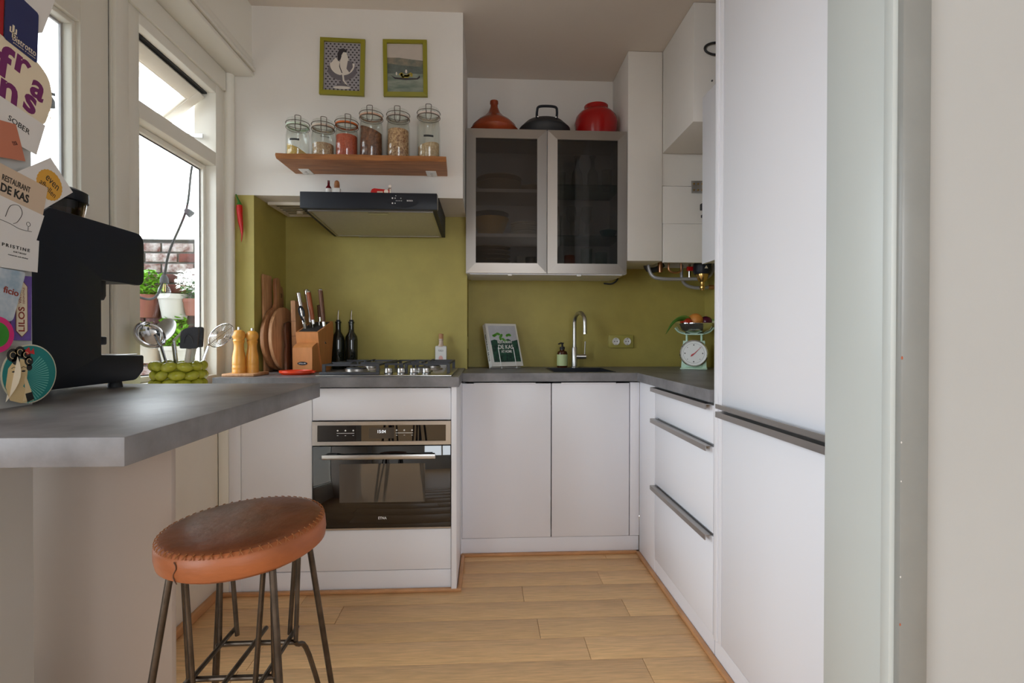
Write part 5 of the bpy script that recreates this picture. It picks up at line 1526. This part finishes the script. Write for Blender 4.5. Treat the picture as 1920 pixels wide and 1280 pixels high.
def utensil(name, label, base, tip, builder, cat, hm=None, r=.005):
    u_ = thing(name, label, cat, (PX + base[0], PY + base[1], PZ + .012))
    p0 = Vector((0, 0, 0)); p1 = Vector(tip)
    part('handle', MB().tube([p0, p0.lerp(p1, .5), p1], [r, r * .9, r], 8), hm or CHROME, u_, local=True)
    builder(u_, p1, (p1 - p0).normalized())


def ladle_head(u_, p, d):
    m_ = MB().lathe([(.052 * sin(pi / 2 * i / 8), -.034 * cos(pi / 2 * i / 8)) for i in range(9)] + [(.050 * sin(pi / 2 * i / 8), -.032 * cos(pi / 2 * i / 8)) for i in range(8, -1, -1)], n=28)
    part('ladle_bowl', m_.xf(Tr(p.x - .035, p.y, p.z + .04) @ Ry(radians(58)) @ Rx(radians(20))), CHROME, u_, local=True)
    part('neck', MB().tube([p, p + Vector((-.012, 0, .02)), p + Vector((-.02, 0, .04))], .006, 8), CHROME, u_, local=True)


def skimmer_head(u_, p, d):
    m_ = MB().lathe([(0, 0), (.03, .002), (.046, .010), (.046, .012), (.03, .004), (0, .002)], n=28)
    part('skimmer_disc', m_.xf(Tr(p.x - .02, p.y, p.z + .045) @ Ry(radians(-30)) @ Rx(radians(62))), STEEL, u_, local=True)


def spatula_head(u_, p, d):
    M = Tr(p.x, p.y, p.z) @ Rz(radians(12))
    part('blade', MB().prism(rnd([(-.026, 0), (.026, 0), (.03, .075), (-.022, .066)], [.006, .006, .014, .022]), 'y', -.006, .006).xf(M), mat('grey_silicone_%d' % int(p.x * 1e4), (.028, .03, .038), .5), u_, local=True)
    part('blade_rib', MB().tube([M @ Vector((.014 * cos(q), -.0065, .018 + .028 * max(0, sin(q)))) for q in [pi * i / 10 for i in range(11)]], .0025, 6), MATS['grey_silicone_%d' % int(p.x * 1e4)], u_, local=True)


def spiral_head(u_, p, d):
    m_ = MB()
    M = Tr(p.x + .045, p.y, p.z + .038) @ Ry(radians(-38)) @ Rx(radians(72))
    for k in range(6):
        rr = .046 - k * .0052
        m_.tube([M @ Vector((rr * 1.1 * cos(2 * pi * i / 30), rr * .8 * sin(2 * pi * i / 30), .0)) for i in range(30)], .0010 if k else .0020, 5, closed=True)
    m_.tube([M @ Vector((-.050, 0, 0)), M @ Vector((.050, 0, 0))], .0012, 5)
    m_.tube([p, M @ Vector((-.050, 0, 0))], .0025, 6)
    part('spiral_wire', m_, CHROME, u_, local=True)


utensil('ladle', 'shiny steel soup ladle in the olive pot', (-.012, .0, 0), (-.035, -.02, .165), ladle_head, 'ladle')
utensil('skimmer', 'flat steel skimmer standing behind the ladle in the olive pot', (-.02, .03, 0), (-.035, .03, .172), skimmer_head, 'skimmer')
utensil('tongs', 'thin steel tongs between ladle and spatulas in the olive pot', (.0, .01, 0), (-.022, .0, .185), lambda u_, p, d: part('tips', MB().tube([p, p + Vector((.02, 0, .02)), p + Vector((.03, 0, .035))], .004, 8), STEEL, u_, local=True), 'tongs')
utensil('spatula', 'front dark grey silicone spatula with a clear handle in the olive pot', (.02, -.02, 0), (.042, -.03, .158), spatula_head, 'spatula', mat('clear_handle', (.6, .58, .52), .2), .008)
utensil('spatula', 'rear dark grey silicone spatula peeping out beside the front one', (.01, .02, 0), (.020, .02, .160), spatula_head, 'spatula', MATS['clear_handle'], .008)
utensil('spiral_whisk', 'flat spiral wire whisk leaning out of the olive pot', (.030, .02, 0), (.042, .03, .165), spiral_head, 'whisk')

# ================================================================== OUTSIDE: ROOF TERRACE
struct('ground', box(-14, -1.335, -8, 16, -.12, -.02), DECK)
bwall = struct('wall_terrace', box(-3.3, -1.45, 3.60, 3.80, -.02, 1.755), MORTAR)
part('coping', MB().box(-3.3, -1.45, 3.585, 3.81, 1.755, 1.765, b=.002), MORTAR, bwall)
bl, bh_, jt = .205, .058, .012
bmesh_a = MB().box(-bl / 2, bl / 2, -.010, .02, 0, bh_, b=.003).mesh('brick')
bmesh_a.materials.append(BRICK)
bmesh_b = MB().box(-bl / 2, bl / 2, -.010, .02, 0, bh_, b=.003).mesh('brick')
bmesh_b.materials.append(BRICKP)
base_loc = chain_loc(bwall)
for row in range(16):
    z = 1.75 - (row + 1) * (bh_ + jt)
    x = -2.75 + (row % 2) * (bl + jt) / 2
    while x < -1.58:
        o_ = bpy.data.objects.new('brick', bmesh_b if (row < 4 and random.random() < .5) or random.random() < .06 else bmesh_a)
        o_.parent = bwall
        o_.location = Vector((x, 3.60 + random.uniform(-.002, .002), z)) - base_loc
        COL.objects.link(o_)
        x += bl + jt


def leaf_cloud(c, rad, n_, size, flat_=.7):
    m_ = MB()
    for i in range(n_):
        while True:
            p = Vector((random.uniform(-1, 1), random.uniform(-1, 1), random.uniform(-1, 1)))
            if .25 < p.length < 1: break
        q = Vector((c[0] + p.x * rad[0], c[1] + p.y * rad[1], c[2] + p.z * rad[2]))
        s_ = size * random.uniform(.6, 1.25)
        M = Tr(*q) @ Matrix.Rotation(random.uniform(0, 6.28), 4, 'Z') @ Matrix.Rotation(random.uniform(-.9, .9), 4, 'X')
        m_.add([M @ Vector(v) for v in ((0, -s_, 0), (s_ * .6, -.2 * s_, .22 * s_), (0, s_, -.1 * s_), (-s_ * .6, -.2 * s_, .22 * s_), (0, .1 * s_, -.05 * s_))], [(0, 1, 4), (1, 2, 4), (2, 3, 4), (3, 0, 4)])
    return m_


POTW = mat('darkened_off_white_pot', (.27, .262, .235), .5)  # off-white pot colour darkened to offset the strong outdoor light
POTT = mat('darkened_terracotta', (.13, .04, .025), .8)  # darker outdoor copy of the terracotta, offsets the strong sky light


def wall_plant(name, label, cat, x, z, r, hh, potm, leaf_m, leaves, pot_name='pot', y=3.48):
    t_ = thing(name, label, cat, (x, y, z))
    part(pot_name, MB().lathe([(0, 0), (r * .72, 0), (r * .95, hh * .8), (r, hh * .8), (r, hh), (r * .92, hh), (r * .68, .02), (0, .02)], n=28), potm, t_, local=True)
    part('wall_hook', MB().box(-.01, .01, r * .7, 3.592 - y, hh * .8, hh * .9), IRON, t_, local=True)
    if leaf_m:
        part('foliage', leaf_cloud(*leaves), leaf_m, t_, local=True)
        part('soil', MB().cyl((0, 0, hh * .8), (0, 0, hh * .86), r * .9), mat('soil', (.04, .03, .02), .9) if 'soil' not in MATS else MATS['soil'], t_, local=True)
    return t_


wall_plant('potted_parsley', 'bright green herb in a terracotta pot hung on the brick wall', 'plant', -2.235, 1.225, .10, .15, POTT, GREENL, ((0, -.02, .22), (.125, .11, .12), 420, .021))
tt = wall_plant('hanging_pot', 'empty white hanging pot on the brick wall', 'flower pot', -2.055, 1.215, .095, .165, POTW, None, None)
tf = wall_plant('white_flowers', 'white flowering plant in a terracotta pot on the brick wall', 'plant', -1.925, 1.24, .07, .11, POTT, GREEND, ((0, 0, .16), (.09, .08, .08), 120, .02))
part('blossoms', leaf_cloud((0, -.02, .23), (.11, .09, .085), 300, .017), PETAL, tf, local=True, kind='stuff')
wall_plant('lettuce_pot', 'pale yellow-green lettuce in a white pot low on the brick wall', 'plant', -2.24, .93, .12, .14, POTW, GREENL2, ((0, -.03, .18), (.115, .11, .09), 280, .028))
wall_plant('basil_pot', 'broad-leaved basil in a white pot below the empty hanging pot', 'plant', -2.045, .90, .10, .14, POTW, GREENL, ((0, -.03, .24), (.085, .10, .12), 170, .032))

for x, y, lab in ((-1.705, 2.41, 'thin grey pole on the terrace carrying the string lights, hidden behind the window post'), (-1.705, 1.20, 'thin grey pole on the terrace at the far end of the light string')):
    solo('terrace_pole', MB().cyl((x, y, -.02), (x, y, 2.5), .012), GREYPIPE, lab, 'pole')
CABLE = mat('outdoor_cable', (.015, .015, .015), .7, spec=.2)
SOCKETM = mat('bulb_socket_rubber', (.035, .035, .038), .7, spec=.2)


def bulb(parent, p, d):
    d = Vector(d).normalized()
    q = Vector((0, 0, 1)).rotation_difference(d).to_matrix().to_4x4()
    M = Tr(*p) @ q
    s_ = part('socket', MB().lathe([(0, -.004), (.010, -.002), (.019, .015), (.021, .04), (.0, .04)], n=18).xf(M), SOCKETM, parent)
    part('bulb', MB().lathe([(.013, .038), (.016, .048), (.027, .068), (.031, .085), (.027, .104), (.015, .114), (0, .117)], n=20).xf(M), GLASS, s_)
    part('filament', MB().tube([M @ Vector(v) for v in ((-.006, 0, .045), (-.009, 0, .085), (0, 0, .075), (.009, 0, .085), (.006, 0, .045))], .0012, 5), BRASS, s_)


t = thing('string_lights', 'string of clear bulbs on a grey cable drooping in front of the brick wall', 'string lights', (-1.7, 2.8, 1.28))
part('cable', MB().tube(smooth_path([(-1.42, 3.03, 2.50), (-1.60, 3.05, 2.30), (-1.70, 3.06, 2.112), (-1.70, 2.995, 1.83), (-1.70, 2.837, 1.563), (-1.70, 2.79, 1.42), (-1.70, 2.73, 1.315), (-1.70, 2.638, 1.29), (-1.70, 2.50, 1.33), (-1.705, 2.41, 1.45)]), .006, 8), CABLE, t)
bulb(t, (-1.70, 2.985, 1.82), (.5, .1, -.45))
bulb(t, (-1.70, 2.79, 1.425), (0, 0, -1))
t = thing('string_lights', 'second light string seen high through the balcony door glass', 'string lights', (-1.7, 1.8, 1.95))
part('cable', MB().tube(smooth_path([(-1.705, 2.41, 2.12), (-1.70, 2.20, 2.075), (-1.70, 2.02, 2.04), (-1.70, 1.7, 2.03), (-1.705, 1.20, 2.15)]), .006, 8), CABLE, t)
bulb(t, (-1.70, 2.08, 2.035), (0, 0, -1))
bulb(t, (-1.70, 1.55, 2.045), (0, 0, -1))
